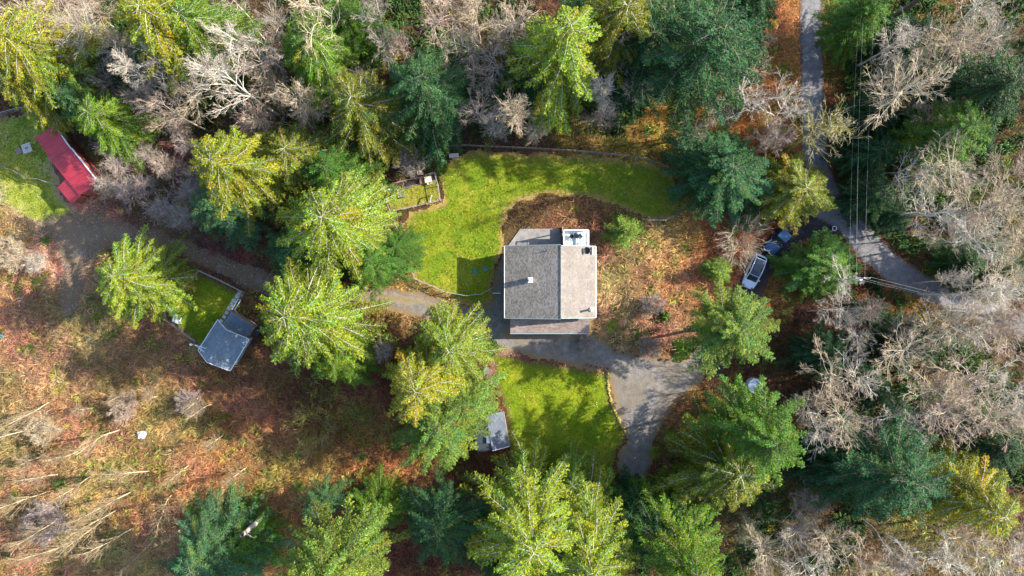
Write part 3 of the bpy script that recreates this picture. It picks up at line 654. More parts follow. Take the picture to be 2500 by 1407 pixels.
# tip px, tip py, height, radius, colour, style, place
CONIFERS = [
 (325, 8, 20, 6.6, 'Y', 'cedar', 'with pale limbs at the top edge left of the white bare tree'),
 (430, 25, 18, 5.8, 'M', 'cedar', 'at the top edge, right of the yellow one'),
 (375, 110, 13, 4.2, 'B', 'fir', 'low under the yellow one at the top left'),
 (-12, 70, 19, 6.2, 'Y', 'cedar', 'cut by the left edge near the top'),
 (0, 205, 14, 4.0, 'Y', 'cedar', 'cut by the left edge just above the paddock'),
 (85, 150, 14, 5.6, 'P', 'fir', 'above the red-roofed barn, leftmost of three'),
 (150, 222, 12, 3.8, 'T', 'fir', 'between two greener ones above the red barn'),
 (222, 268, 12, 4.8, 'M', 'cedar', 'just above the right end of the red barn'),
 (745, 95, 15, 6.2, 'M', 'cedar', 'below the cream bare tree near the top'),
 (850, 25, 13, 4.6, 'G', 'fir', 'at the top edge among bare trees'),
 (1375, 62, 24, 6.6, 'L', 'cedar', 'tall, with pale limbs at the top centre'),
 (1440, 5, 16, 4, 'T', 'fir', 'at the top edge behind the tall lime one'),
 (1515, 5, 21, 6.2, 'O', 'cedar', 'at the top edge between the lime and blue ones'),
 (1745, 55, 24, 8.6, 'B', 'spread', 'huge, between top edge and the clearing left of the road'),
 (1600, 90, 18, 5.5, 'D', 'fir', 'against the left side of the huge blue one'),
 (1865, -35, 18, 5, 'D', 'fir', 'at the top edge just left of the road'),
 (1015, 180, 20, 5.9, 'B', 'fir', 'large, above the chicken run'),
 (862, 245, 18, 6.0, 'O', 'fir', 'left of the large blue one above the chicken run'),
 (905, 290, 13, 2.9, 'G', 'cedar', 'slender, just above the chicken run'),
 (535, 385, 20, 6.4, 'Y', 'cedar', 'with pale limbs right of the brown thicket'),
 (690, 360, 14, 5.6, 'O', 'fir', 'shaded, between two yellow green ones'),
 (512, 490, 13, 4.8, 'T', 'fir', 'at the foot of the one by the brown thicket'),
 (795, 410, 14, 5.0, 'G', 'fir', 'behind the biggest lime crown'),
 (738, 518, 21, 7.0, 'L', 'cedar', 'biggest crown above the dirt track'),
 (848, 550, 14, 4.4, 'L', 'cedar', 'right half of the big lime clump'),
 (710, 612, 13, 4.6, 'B', 'spread', 'low, under the left of the big lime clump'),
 (895, 640, 11, 4.2, 'G', 'fir', 'low, between lime clump and gravel drive'),
 (972, 605, 8, 3.0, 'G', 'fir', 'small, at the left fence of the upper lawn'),
 (712, 787, 20, 7.2, 'L', 'cedar', 'with white limbs right of the blue-grey cabin'),
 (815, 895, 12, 3.8, 'M', 'fir', 'low, peeping below the white-limbed one'),
 (1085, 858, 15, 5.2, 'L', 'cedar', 'below the gravel drive, left of the house porch'),
 (1005, 955, 19, 5.4, 'Y', 'cedar', 'with fanning pale limbs left of the lower lawn'),
 (1068, 1058, 14, 6.5, 'P', 'fir', 'overhanging the small slate-roofed shed'),
 (1130, 1000, 12, 3.7, 'P', 'fir', 'at the left edge of the lower lawn'),
 (272, 690, 13, 5.6, 'L', 'cedar', 'standing alone left of the fenced cabin yard'),
 (1792, 405, 10, 6.7, 'B', 'fir', 'dense, at the right end of the upper lawn'),
 (1968, 448, 9, 5.5, 'Y', 'cedar', 'over the road where the driveway meets it'),
 (1534, 560, 5, 2.4, 'P', 'small', 'small and round, right of the white deck'),
 (1762, 657, 3.4, 2.0, 'P', 'small', 'smallest, left of the white car'),
 (2034, 655, 7, 5.0, 'G', 'fir', 'between the parked cars and the road'),
 (1815, 815, 14, 5.7, 'P', 'high', 'below the white car beside the gravel yard'),
 (1905, 1075, 20, 5.9, 'G', 'high', 'large, right of the gravel yard'),
 (1805, 1180, 15, 7.0, 'O', 'cedar', 'with pale limbs below the gravel yard'),
 (1700, 1395, 20, 6.6, 'M', 'fir', 'at the bottom edge right of the giant lime pair'),
 (1610, 1330, 14, 5, 'D', 'fir', 'shaded, beside the giant lime pair'),
 (1300, 1370, 22, 7.7, 'L', 'cedar', 'left one of the giant pair at the bottom edge'),
 (1455, 1400, 20, 7.6, 'L', 'cedar', 'right one of the giant pair at the bottom edge'),
 (1402, 1190, 9, 3.4, 'M', 'cedar', 'low, at the bottom of the lower lawn'),
 (778, 1435, 22, 6.6, 'P', 'high', 'with long fronds at the bottom edge left of centre'),
 (912, 1262, 10, 3.8, 'M', 'fir', 'small, beside the bare grey trunk'),
 (1072, 1335, 15, 5.0, 'B', 'spread', 'shaded, at the bottom between bright ones'),
 (1215, 1400, 9, 3.4, 'D', 'fir', 'low, at the bottom left of the giant pair'),
 (470, 1400, 14, 6.0, 'T', 'fir', 'at the bottom edge, leftmost'),
 (560, 1372, 10, 4.4, 'G', 'fir', 'just right of the leftmost at the bottom'),
 (775, 1245, 10, 2.8, 'T', 'spread', 'small, above the long-fronded one'),
 (2250, 1190, 18, 7.6, 'B', 'spread', 'large and shaded, lower right among bare trees'),
 (2465, 1235, 19, 6.2, 'Y', 'cedar', 'at the right edge near the bottom'),
 (2490, 1100, 12, 4.4, 'D', 'fir', 'at the right edge above the yellow one'),
 (2405, 305, 16, 5.8, 'G', 'spread', 'right of the road, in the middle of bare crowns'),
 (2490, 165, 18, 6, 'D', 'fir', 'at the right edge near the top'),
 (2185, 45, 28, 0, 'D', 'trunk', ''),
 (2150, 5, 12, 4.2, 'G', 'fir', 'at the top edge right of the wires'),
 (2165, 265, 8, 3.6, 'D', 'fir', 'low under the wires, highest of four'),
 (2165, 365, 8, 3.8, 'D', 'fir', 'low under the wires, second of four'),
 (2160, 470, 8, 3.6, 'D', 'fir', 'low under the wires, third of four'),
 (2205, 520, 6, 2.6, 'D', 'fir', 'low at the road bend, lowest of four'),
 (2390, 640, 7, 3.4, 'D', 'fir', 'low, between bare crowns and the road'),
 (2480, 665, 8, 3.8, 'D', 'fir', 'at the right edge beside the road'),
 (2045, 865, 8, 3.6, 'D', 'fir', 'low, in the shade below the road'),
 (2270, 850, 9, 3.8, 'D', 'fir', 'low, among the bare trees below the road'),
 (2150, 960, 8, 3.4, 'D', 'fir', 'low, left among the lower right bare trees'),
 (2100, 1175, 12, 5, 'D', 'fir', 'low, left of the large shaded one lower right'),
 (1200, 215, 9, 3.4, 'D', 'fir', 'low and shaded between bare trees above the lawn'),
 (1310, 150, 13, 4.5, 'D', 'fir', 'shaded left side of the tall lime one'),
 (2330, 330, 9, 3.6, 'D', 'fir', 'low, left of the green one among bare crowns'),
 (2280, 60, 9, 3.4, 'D', 'fir', 'low, upper right behind the bare crowns'),
 (640, 410, 9, 3.6, 'D', 'fir', 'low, in the gap between two yellow crowns'),
 (250, 150, 9, 3.4, 'D', 'fir', 'low and shaded below the brown bare crowns'),
]
LIMB_PALE = (.52, .49, .40); LIMB_DARK = (.20, .17, .13)
ncount = 0
for (tx, ty, h, R, cc, style, place) in CONIFERS:
    if style == 'trunk': continue
    col, word = CC[cc]; ncount += 1
    v = random.uniform(.9, 1.12); hu = random.uniform(-.06, .06)
    fc = (col[0] * v * (1 + hu), col[1] * v, col[2] * v * (1 - hu))
    lim = LIMB_PALE if style in ('cedar',) or cc == 'O' else LIMB_DARK
    protos = CON[style]; pr = protos[ncount % len(protos)]
    big = h * 1.08
    plant('conifer_tree', pr, (tx, ty), h, R * (1.12 if cc in 'BTD' else 1.05), dict(trunk=(.22, .17, .13), limbs=lim, foliage=fc), word + ' conifer, ' + place, 'conifer', 'conifers around the clearing')
# tall conifer beyond the corner whose long bare trunk reaches into view
pr = CON['spread'][0]
b = at(2176, 46); e = empty('conifer_tree', b, 1.0); tag(e, 'long leaning dark trunk of a tall conifer beyond the top right corner', 'conifer', 'conifers around the clearing')
for part in ('trunk', 'limbs', 'foliage'):
    o = pr[part].copy(); COL.objects.link(o); o.parent = e; o.scale = (.7, .7, .7); o.color = {'trunk': (.16, .12, .10, 1), 'limbs': (*LIMB_DARK, 1), 'foliage': (*CC['D'][0], 1)}[part]
    if part != 'trunk': o.location = (0, 0, 14)
    else: o.scale = (1.1, 1.1, 1.3)

# bare trees: tip px, py, h, R, style, tone
TONE = {'w': ((.66, .62, .55), (.43, .37, .31), 'white-limbed'), 'c': ((.57, .50, .39), (.42, .33, .225), 'cream-twigged'), 'p': ((.48, .40, .34), (.39, .29, .225), 'pinkish brown'),
        'g': ((.42, .39, .35), (.30, .255, .21), 'grey-brown'), 'v': ((.44, .38, .35), (.32, .25, .225), 'mauve-brown'), 'm': ((.30, .26, .06), (.42, .38, .24), 'mossy yellow-limbed')}
ZONES = {
 'at the top left corner': [(25, 15, 17, 5.5, 'crook', 'w'), (75, 35, 16, 5.0, 'wide', 'c'), (150, 40, 13, 5, 'fine', 'c'), (215, 70, 14, 5, 'wide', 'g'), (165, 115, 12, 4.5, 'wide', 'g'), (205, 20, 9, 4, 'fine', 'p')],
 'between the red barn and the top edge': [(300, 150, 17, 3.6, 'fan', 'w'), (250, 130, 12, 4.5, 'wide', 'p'), (352, 190, 12, 4.2, 'wide', 'g'), (395, 140, 16, 3.8, 'crook', 'w'), (330, 230, 9, 3.6, 'fine', 'p'), (265, 190, 9, 3.6, 'fine', 'g'), (395, 262, 15, 4.2, 'crook', 'p')],
 'left of the top centre greens': [(585, 70, 19, 5.4, 'crook', 'w'), (572, 202, 18, 5.6, 'crook', 'w'), (495, 195, 16, 4.8, 'fan', 'w'), (625, 150, 14, 4.6, 'wide', 'p'), (650, 195, 10, 3.8, 'fine', 'c'), (728, 245, 12, 5.2, 'fine', 'c'), (560, 10, 14, 4.8, 'wide', 'g'), (655, 60, 11, 4, 'wide', 'g'), (440, 215, 12, 4.2, 'wide', 'c'), (620, 270, 9, 4.2, 'fine', 'p')],
 'along the top edge, centre': [(750, 25, 21, 5.6, 'crook', 'c'), (905, 30, 18, 4.6, 'fan', 'g'), (930, 110, 13, 4.2, 'wide', 'g'), (990, 100, 14, 3.2, 'crook', 'p'), (1025, 25, 17, 5, 'crook', 'p'), (1095, 40, 16, 5, 'wide', 'p'), (1160, 15, 15, 4.6, 'wide', 'c'), (1225, 25, 17, 5, 'crook', 'p'), (885, 190, 9, 3.2, 'fine', 'g'), (1255, 85, 12, 4, 'wide', 'g')],
 'above the upper lawn': [(1165, 100, 13, 4.6, 'wide', 'g'), (1215, 150, 13, 4.8, 'crook', 'g'), (1140, 195, 14, 4.0, 'crook', 'p'), (1180, 250, 12, 4.0, 'wide', 'p'), (1272, 235, 17, 5.0, 'fan', 'c'), (1215, 300, 9, 3.4, 'fine', 'g'), (1510, 215, 16, 4.4, 'fan', 'w'), (1515, 100, 17, 4, 'crook', 'g'), (1560, 205, 13, 3.4, 'wide', 'g'), (1480, 270, 9, 3.2, 'fine', 'p'), (1305, 310, 7, 3, 'fine', 'c')],
 'between the blue conifer and the road': [(1850, 260, 17, 4.6, 'crook', 'w'), (1765, 285, 10, 4.2, 'fan', 'c'), (2050, 295, 22, 6.6, 'open', 'm'), (1845, 95, 9, 3.6, 'wide', 'c'), (1700, 310, 8, 3.4, 'fine', 'c'), (1960, 265, 17, 4.6, 'crook', 'w'), (1905, 330, 9, 3.6, 'fine', 'p'), (1850, 160, 6, 3, 'fine', 'c')],
 'at the top right corner': [(2240, 225, 17.6, 6.8, 'wide', 'c'), (2225, 75, 15.8, 4.8, 'fan', 'w'), (2330, 120, 15, 6, 'wide', 'p'), (2350, 50, 15, 5.6, 'wide', 'c'), (2420, 25, 15, 5.2, 'crook', 'w'), (2460, 80, 13.2, 5, 'wide', 'g'), (2400, 150, 11.4, 5, 'crook', 'g'), (2290, 290, 10.6, 4.6, 'fine', 'c'), (2190, 170, 10.6, 4.4, 'wide', 'g')],
 'between the road bend and the right edge': [(2235, 395, 12, 4.4, 'wide', 'w'), (2300, 420, 15, 6, 'wide', 'c'), (2380, 400, 11.4, 4.4, 'wide', 'g'), (2455, 420, 13.2, 5.2, 'wide', 'p'), (2285, 500, 13, 5.2, 'crook', 'w'), (2370, 500, 15, 6.2, 'wide', 'c'), (2450, 520, 14.1, 5.6, 'crook', 'p'), (2340, 565, 10, 4.4, 'wide', 'p'), (2400, 585, 13.2, 5.6, 'wide', 'w'), (2480, 600, 13.2, 5, 'wide', 'c')],
 'on the right, just below the road': [(2088, 672, 11.4, 3.2, 'crook', 'w'), (2335, 690, 11, 3.0, 'fan', 'w'), (2405, 715, 11, 3.4, 'crook', 'c'), (2405, 720, 15.8, 5.2, 'fan', 'w'), (2475, 700, 15, 5.4, 'wide', 'c'), (2030, 765, 8.8, 4.2, 'wide', 'g'), (2420, 760, 12, 4, 'wide', 'c'), (2460, 770, 12, 4, 'wide', 'p'), (2490, 780, 14, 5, 'crook', 'g'), (2140, 770, 6, 3.2, 'fine', 'p'), (2200, 815, 8, 3.8, 'wide', 'p'), (2310, 800, 13.2, 5.4, 'wide', 'c'), (2390, 810, 13.2, 5.4, 'crook', 'w'), (2470, 820, 13.2, 5.6, 'wide', 'p'), (2110, 820, 8.8, 4, 'wide', 'g')],
 'in the lower right bare wood': [(2050, 930, 12.3, 5, 'crook', 'c'), (2000, 990, 10.6, 4, 'wide', 'g'), (2130, 930, 11.4, 5, 'crook', 'w'), (2220, 900, 13.2, 5.6, 'wide', 'c'), (2300, 920, 13.2, 5.8, 'crook', 'c'), (2380, 920, 13.2, 5.8, 'wide', 'p'), (2460, 930, 14.1, 5.6, 'crook', 'w'), (2040, 1070, 13.2, 5.2, 'crook', 'w'), (2120, 1030, 13.2, 5.4, 'wide', 'c'), (2210, 1010, 13.2, 5.4, 'crook', 'w'), (2300, 1030, 13.2, 5.6, 'wide', 'p'), (2385, 1050, 14.1, 5.8, 'wide', 'c'), (2440, 1030, 12.3, 4.8, 'wide', 'p'), (2490, 1000, 12.3, 5, 'wide', 'g'), (2170, 1090, 9.7, 4, 'wide', 'g')],
 'along the bottom edge on the right': [(1850, 1370, 10.6, 5, 'wide', 'c'), (1930, 1310, 9.7, 4.6, 'wide', 'g'), (1990, 1385, 13.2, 5.2, 'crook', 'w'), (2060, 1320, 12.3, 5, 'wide', 'c'), (2130, 1390, 14.1, 5.4, 'crook', 'c'), (2210, 1340, 12.3, 5, 'fan', 'g'), (2290, 1390, 14.1, 5.4, 'crook', 'w'), (2370, 1340, 13.2, 5.4, 'wide', 'c'), (2440, 1385, 14.1, 5.4, 'crook', 'w'), (2490, 1330, 11.4, 5, 'wide', 'p'), (1985, 1235, 7, 3.4, 'fine', 'g'), (1830, 1300, 6.2, 3.2, 'fine', 'm')],
}
NUM = {5: 'five', 6: 'six', 7: 'seven', 8: 'eight', 9: 'nine', 10: 'ten', 11: 'eleven', 12: 'twelve', 13: 'thirteen', 14: 'fourteen', 15: 'fifteen'}
q = 0
for zone, L in ZONES.items():
    L = sorted(L, key=lambda t: t[0])
    for i, (tx, ty, h, R, st_, tn) in enumerate(L):
        q += 1; tr_, tw_, word = TONE[tn]; v = random.uniform(.88, 1.1)
        lab = '%s bare tree %s, %s from the left' % (word, zone, ORD[i])
        pr = BARE[st_][q % len(BARE[st_])]
        f = lambda c_: tuple(x * v for x in c_)
        plant('bare_tree', pr, (tx, ty), h, R, dict(trunk=f(tuple(x * .85 for x in tr_)), limbs=f(tr_), twigs=f(tw_)), lab, 'bare tree', 'leafless trees around the clearing', tiltvar=.05, ref=.82)
# thickets and single bushes
def bush(tx, ty, h, R, tn, st_, label, name='bare_shrub', grp='leafless shrubs'):
    tr_, tw_, word = TONE[tn]
    pr = BARE[st_][random.randrange(len(BARE[st_]))]
    return plant(name, pr, (tx, ty), h, R, dict(trunk=tr_, limbs=tr_, twigs=tw_), label, 'shrub', grp, tiltvar=.05)
bush(1828, 572, 4, 3.4, 'c', 'rays', 'cream leafless shrub hanging over the gap between the two parked cars')
bush(1812, 612, 2.4, 2.8, 'c', 'rays', 'low pale leafless shrub behind the back of the white car')
bush(1002, 396, 2.8, 2.1, 'w', 'bush', 'round silvery grey leafless shrub above the chicken run')
bush(758, 1045, 3.0, 3.4, 'm', 'rays', 'lone leafless shrub with rays of twigs in the dark red bracken')
bush(1594, 745, 2, 1.6, 'v', 'bush', 'small mauve leafless shrub in the bracken right of the house')
bush(1590, 848, 1.8, 1.5, 'g', 'bush', 'grey leafless shrub at the upper edge of the gravel yard')
bush(20, 620, 3, 2.3, 'c', 'bush', 'cream leafless shrub cut by the left edge below the paddock')
bush(75, 640, 2.5, 1.5, 'w', 'bush', 'small white leafless shrub right of the one on the left edge')
bush(1430, 838, 1.2, 1.2, 'g', 'bush', 'tiny leafless shrub at the porch corner of the house')
bush(930, 860, 6, 2.4, 'g', 'fine', 'grey leafless shrub between two lime conifers below the gravel drive')
thick = sorted([(300, 330, 'v'), (345, 370, 'v'), (270, 400, 'v'), (330, 440, 'v'), (390, 410, 'p'), (430, 350, 'v'), (440, 460, 'v'), (380, 500, 'v'), (290, 470, 'v'), (255, 350, 'p'), (420, 290, 'p'), (350, 300, 'p'), (470, 420, 'g'), (240, 440, 'g'), (430, 520, 'g')])
for i, (x, y, tn) in enumerate(thick):
    bush(x, y, random.uniform(4, 6.5), random.uniform(2.4, 3.4), tn, 'fine', 'soft mauve-brown leafless shrub in the thicket right of the barn, %s from the left' % ORD[i], grp='thicket right of the barn')
# saplings lower left; base px right, tip px left
SAP = [(0, 1012, 8), (-30, 1080, 8), (176, 1092, 9), (85, 1140, 8), (-10, 1150, 8), (270, 1198, 8), (195, 1268, 10), (320, 1268, 9), (120, 1338, 12), (115, 1350, 10), (440, 985, 5), (470, 1005, 5), (500, 1085, 5), (245, 985, 5), (40, 1200, 7), (-20, 1260, 9), (60, 1390, 9), (280, 1390, 8), (390, 1330, 8), (20, 1330, 10), (180, 1010, 4), (330, 985, 5), (400, 1170, 6), (230, 1350, 8), (560, 1170, 5), (150, 1195, 6)]
SAP.sort()
for i, (x, y, h) in enumerate(SAP):
    pr = BARE['sapling'][i % 4]
    plant('sapling', pr, (x, y), h * 1.1, 1.5 + h * .13, dict(trunk=(.54, .45, .31), limbs=(.31, .24, .155), twigs=(.28, .21, .13)), 'slender pale bare sapling in the lower left scrub, %s from the left' % ORD[i], 'sapling', 'saplings in the lower left scrub', tiltvar=.10)
bush(105, 1275, 3.4, 2.9, 'v', 'bush', 'mauve leafless shrub among the lower left saplings')
bush(455, 985, 2.4, 1.8, 'v', 'bush', 'small mauve leafless shrub right of the saplings')
bush(290, 1000, 2.4, 2.0, 'p', 'bush', 'tan leafless shrub above the pale tarp')
bush(90, 1050, 2.4, 2.0, 'c', 'bush', 'straw-coloured leafless shrub by the left edge saplings')

# neighbouring wood outside the frame, so that light and side views stay true
for i in range(46):
    side = i % 4; t = random.uniform(-1, 1)
    if side == 0: x, y = 104 + random.uniform(0, 22), t * 55
    elif side == 1: x, y = -84 - random.uniform(0, 22), t * 55
    elif side == 2: x, y = t * 85, 56 + random.uniform(0, 16)
    else: x, y = t * 85, -56 - random.uniform(0, 16)
    if side == 0 and i % 3: continue
    h = random.uniform(13, 19)
    px = 1250 + x * PXM * CAM_H / (CAM_H - h); py = 703.5 - y * PXM * CAM_H / (CAM_H - h)
    st_ = random.choice(['cedar', 'fir', 'fir']); pr = CON[st_][i % 3]; cc = random.choice('LGBDOM')
    plant('conifer_tree', pr, (px, py), h, random.uniform(4.5, 6.5), dict(trunk=(.22, .17, .13), limbs=LIMB_DARK, foliage=CC[cc][0]), 'conifer of the surrounding wood beyond the picture edge', 'conifer', 'conifers of the surrounding wood')

# ---------------------------------------------------------------- house
def roofplane(pts, th=.14):
    """pts: 4 xyz corners ccw; slab thickness below"""
    b = MB(); n = len(pts)
    top = [Vector(p) for p in pts]; bot = [p - Vector((0, 0, th)) for p in top]
    b.v = [tuple(p) for p in top + bot]
    b.f = [tuple(range(n)), tuple(reversed(range(n, 2 * n)))] + [(i, i + n, (i + 1) % n + n, (i + 1) % n) for i in range(n)]
    return b
ZE, ZR, ZR2, ZE2 = 3.6, 5.95, 5.65, 4.15
A0 = at(1233, 600, ZE); A1 = at(1234, 778, ZE); xr = at(1368, 600, ZR)[0]; yN = at(1368, 598, ZR)[1]; yS = at(1368, 779, ZR)[1]
xr2 = xr + .02; xe = at(1454, 600, ZE2)[0]; yN2 = at(1400, 600, ZR2)[1]; yS2 = at(1400, 776, ZE2)[1]
hx, hy = (A0[0] + xe) / 2, (yN + yS) / 2
house = empty('house', (0, 0, 0)); tag(house, 'grey-blue house with brown shingle roofs standing in the middle of the clearing', 'house')
roofw = roofplane([(A0[0], yN, ZE), (A0[0], yS, ZE), (xr, yS, ZR), (xr, yN, ZR)]).build('roof', M['shingle'], house)
roofw['label'] = 'speckled grey-brown shingle roof slope'
roofe = roofplane([(xr2, yN2, ZR2), (xr2, yS2, ZR2), (xe, yS2, ZE2), (xe, yN2, ZE2)]).build('roof', M['shingle_e'], house)
roofe['label'] = 'smoother tan shingle roof slope'
b = MB(); b.bar((xr + .03, yN, ZR - .1), (xr + .03, yS, ZR - .1), .07, .34); b.build('fascia', M['dark_trim'], house)
b = MB(); b.bar((A0[0] - .07, yN, ZE - .07), (A0[0] - .07, yS, ZE - .07), .08, .1); b.build('gutter', M['white'], house)
b = MB(); b.bar((xe + .07, yN2, ZE2 - .07), (xe + .07, yS2, ZE2 - .07), .08, .1); b.build('gutter', M['white'], house)
for (ya, s_) in ((yN, 1), (yS, -1)):
    MB().bar((A0[0], ya + s_ * .03, ZE - .08), (xr, ya + s_ * .03, ZR - .08), .05, .2).build('bargeboard', M['teal_trim'], house)
for ya, s_ in ((yN2, 1), (yS2, -1)): MB().bar((xr2 + .1, ya + s_ * .03, ZR2 - .1), (xe, ya + s_ * .03, ZE2 - .08), .05, .2).build('bargeboard', M['teal_trim'], house)
wx0, wx1, wy0, wy1 = A0[0] + .6, xe - .5, yS + .5, yN - .6
b = MB(); # walls with gable profile
prof = [(wx0, 0), (wx1, 0), (wx1, ZE2 - .02), (xr, ZR2 - .25), (wx0, ZE - .0)]
prof[4] = (wx0, ZE + .05); prof[2] = (wx1, ZE2 + .02)
n0 = len(b.v); b.v += [(x, wy0, z) for x, z in prof] + [(x, wy1, z) for x, z in prof]
b.f += [(0, 1, 2, 3, 4), (9, 8, 7, 6, 5)] + [(i, i + 5, (i + 1) % 5 + 5, (i + 1) % 5) for i in range(5)]
b.build('wall', M['siding'], house)
def window(x, y, z, w, h, ax):
    f = MB(); d = .05
    if ax == 'x':
        s_ = 1 if x > hx else -1
        f.box((x + s_ * .03, y, z), (.06, w + .2, h + .2)); o = f.build('window', M['white'], house); MB().box((x + s_ * .065, y, z), (.03, w, h)).build('pane', M['glass'], o)
    else:
        s_ = 1 if y > hy else -1
        f.box((x, y + s_ * .03, z), (w + .2, .06, h + .2)); o = f.build('window', M['white'], house); MB().box((x, y + s_ * .065, z), (w, .03, h)).build('pane', M['glass'], o)
for y in (wy0 + 2, wy0 + 5, wy0 + 7.5): window(wx0, y, 1.7, 1.2, 1.1, 'x'); window(wx1, y, 1.8, 1.4, 1.2, 'x')
for x in (wx0 + 2, wx0 + 4.5): window(x, wy1, 1.6, 1.4, 1.2, 'y')
window(wx0 + 3, wy0, 1.4, 1.2, 1.2, 'y'); window(wx1 - 3, wy0, 1.4, 1.2, 1.2, 'y')
d_ = MB().box((wx0 + 6, wy0 - .04, 1.05), (1.0, .08, 2.1)).build('door', M['white'], house); MB().box((wx0 + 6.35, wy0 - .1, 1.05), (.06, .06, .14)).build('handle', M['metal'], d_)
def zroof(x):
    return ZE + (ZR - ZE) * (x - A0[0]) / (xr - A0[0]) if x < xr else ZR2 + (ZE2 - ZR2) * (x - xr2) / (xe - xr2)
cx, cy, _ = at(1295, 684, 6.0); zc = zroof(cx)
ch = MB().box((cx, cy, zc + .25), (.5, .6, 1.3)).build('chimney', M['white'], roofw); MB().box((cx, cy, zc + .96), (.58, .68, .12)).cyl((cx, cy, zc + 1.0), .16, .3, 12).build('cap', M['white'], ch)
cx, cy, _ = at(1440, 757, 5.2); zc = zroof(cx); fl = MB().cyl((cx, cy, zc - .3), .12, 1.25, 14).build('flue', M['metal'], roofe); MB().cyl((cx, cy, zc + .93), .2, .12, 14, .1).build('cap', M['metal'], fl)
MB().box((cx + .35, cy + .05, zc + .05), (.5, .5, .3)).build('flashing', M['white'], roofe)
cx, cy, _ = at(1338, 612, 5.8); zc = zroof(cx); MB().cyl((cx, cy, zc - .2), .06, .55, 10).build('vent_pipe', M['metal'], roofw)
cx, cy, _ = at(1445, 612, 5.2); zc = zroof(cx)
ds = MB(); ds.bar((cx - .1, cy, zc - .1), (cx - .1, cy, zc + .55), .05); ds.bar((cx - .1, cy, zc + .5), (cx - .5, cy, zc + .5), .05); ds = ds.build('dish_mount', M['white'], roofe)
b = MB(); ring = []
for k_, (rr, zz) in enumerate(((.0, .0), (.2, .03), (.38, .10), (.46, .17))):
    ring.append([(cx - .62 + rr * math.cos(a) * .9, cy + rr * math.sin(a), zc + .5 + zz + rr * math.cos(a) * .25) for a in [2 * math.pi * i / 18 for i in range(18)]])
b.loft(ring, False); b.build('dish', M['black'], ds)
MB().box((cx + .18, cy, zc + .12), (.12, .95, .18)).build('bracket', M['white'], roofe)
# porch roof
p0 = at(1245, 777, 2.95); p1 = at(1440, 777, 2.95); q0 = at(1246, 814, 2.35); q1 = at(1438, 814, 2.35)
yw = wy0 - .003
porch = roofplane([(p0[0], yw, 3.0), (q0[0], q0[1], 2.35), (q1[0], q1[1], 2.35), (p1[0], yw, 3.0)], .12).build('porch_roof', M['shingle_s'], house)
MB().bar((q0[0], q0[1] - .06, 2.29), (q1[0], q1[1] - .06, 2.29), .06, .1).build('gutter', M['teal_trim'], porch)
MB().box(((q0[0] + q1[0]) / 2, (yw + q0[1]) / 2, .09), (q1[0] - q0[0] - .3, yw - q0[1] - .1, .18)).build('porch_floor', M['concrete'], house)
for i in range(5):
    x = q0[0] + .3 + i * (q1[0] - q0[0] - .6) / 4; MB().box((x, q0[1] + .2, 1.2), (.12, .12, 2.1)).build('porch_post', M['white'], house)
# deck behind the house
dk = empty('deck', (0, 0, 0)); tag(dk, 'white raised deck with railings against the upper wall of the house', 'deck')
DZ = 2.6; a_ = at(1377, 562, DZ + .9); c2_ = at(1437, 600, DZ + .9)
dx0, dx1, dy1, dy0 = a_[0], c2_[0], a_[1], wy1 + .003
fb = MB()
nbd = 14
for i in range(nbd):
    x = dx0 + (i + .5) * (dx1 - dx0) / nbd; fb.box((x, (dy0 + dy1) / 2, DZ - .03), ((dx1 - dx0) / nbd - .03, dy1 - dy0, .06))
fb.build('floor', M['deckwhite'], dk)
rails = [((dx0, dy0), (dx0, dy1)), ((dx0, dy1), (dx1, dy1)), ((dx1, dy1), (dx1, dy0))]
for (p, q_) in rails:
    r = MB(); r.bar((*p, DZ + .95), (*q_, DZ + .95), .14, .06); r.bar((*p, DZ + .12), (*q_, DZ + .12), .05, .05)
    L = math.hypot(q_[0] - p[0], q_[1] - p[1]); n = int(L / .14)
    for i in range(1, n): t = i / n; x = p[0] + (q_[0] - p[0]) * t; y = p[1] + (q_[1] - p[1]) * t; r.bar((x, y, DZ + .12), (x, y, DZ + .93), .035)
    r.build('railing', M['white'], dk)
for x in (dx0 + .05, dx1 - .05):
    for y in (dy1 - .05, (dy0 + dy1) / 2): MB().box((x, y, (DZ - .06) / 2), (.13, .13, DZ - .06)).build('post', M['white'], dk)
for i in range(7):
    pass
b = MB(); xs_ = at(1415, 590, DZ)[0]; b.box((xs_, (dy0 + dy1) / 2 - .3, DZ + .45), (.08, 1.6, .08)); b.box(((xs_ + dx1) / 2, dy0 + 1.1, DZ + .48), (dx1 - xs_, .07, .07)); b.box((xs_, dy0 + .35, DZ + .22), (.08, .08, .45)); b.box((xs_, dy1 - .85, DZ + .22), (.08, .08, .45)); b.build('stair_rail', M['teal_trim'], dk)
# bistro set on deck
def chair_dark(px, py, rz, label):
    c_ = at(px, py, DZ + .5); e = empty('patio_chair', (c_[0], c_[1], DZ), rz); tag(e, label, 'chair', 'dark chairs on the deck')
    MB().box((0, 0, .43), (.5, .5, .05)).build('seat', M['black'], e)
    b = MB(); b.box((0, -.25, .78), (.5, .04, .08)); b.box((0, -.25, .6), (.5, .03, .06)); b.box((-.24, -.25, .64), (.04, .04, .4)); b.box((.24, -.25, .64), (.04, .04, .4)); b.build('backrest', M['black'], e)
    for i in (-1, 1):
        for j in (-1, 1): MB().box((i * .22, j * .22, .2), (.04, .04, .4)).build('leg', M['black'], e)
        MB().box((i * .26, 0, .65), (.04, .46, .04)).build('armrest', M['black'], e)
chair_dark(1396, 577, .7, 'dark patio chair left of the round table on the white deck'); chair_dark(1416, 577, -.9, 'dark patio chair right of the round table on the white deck')
c_ = at(1406, 576, DZ + .7); tb = empty('patio_table', (c_[0], c_[1], DZ)); tag(tb, 'round dark glass patio table between two chairs on the deck', 'table')
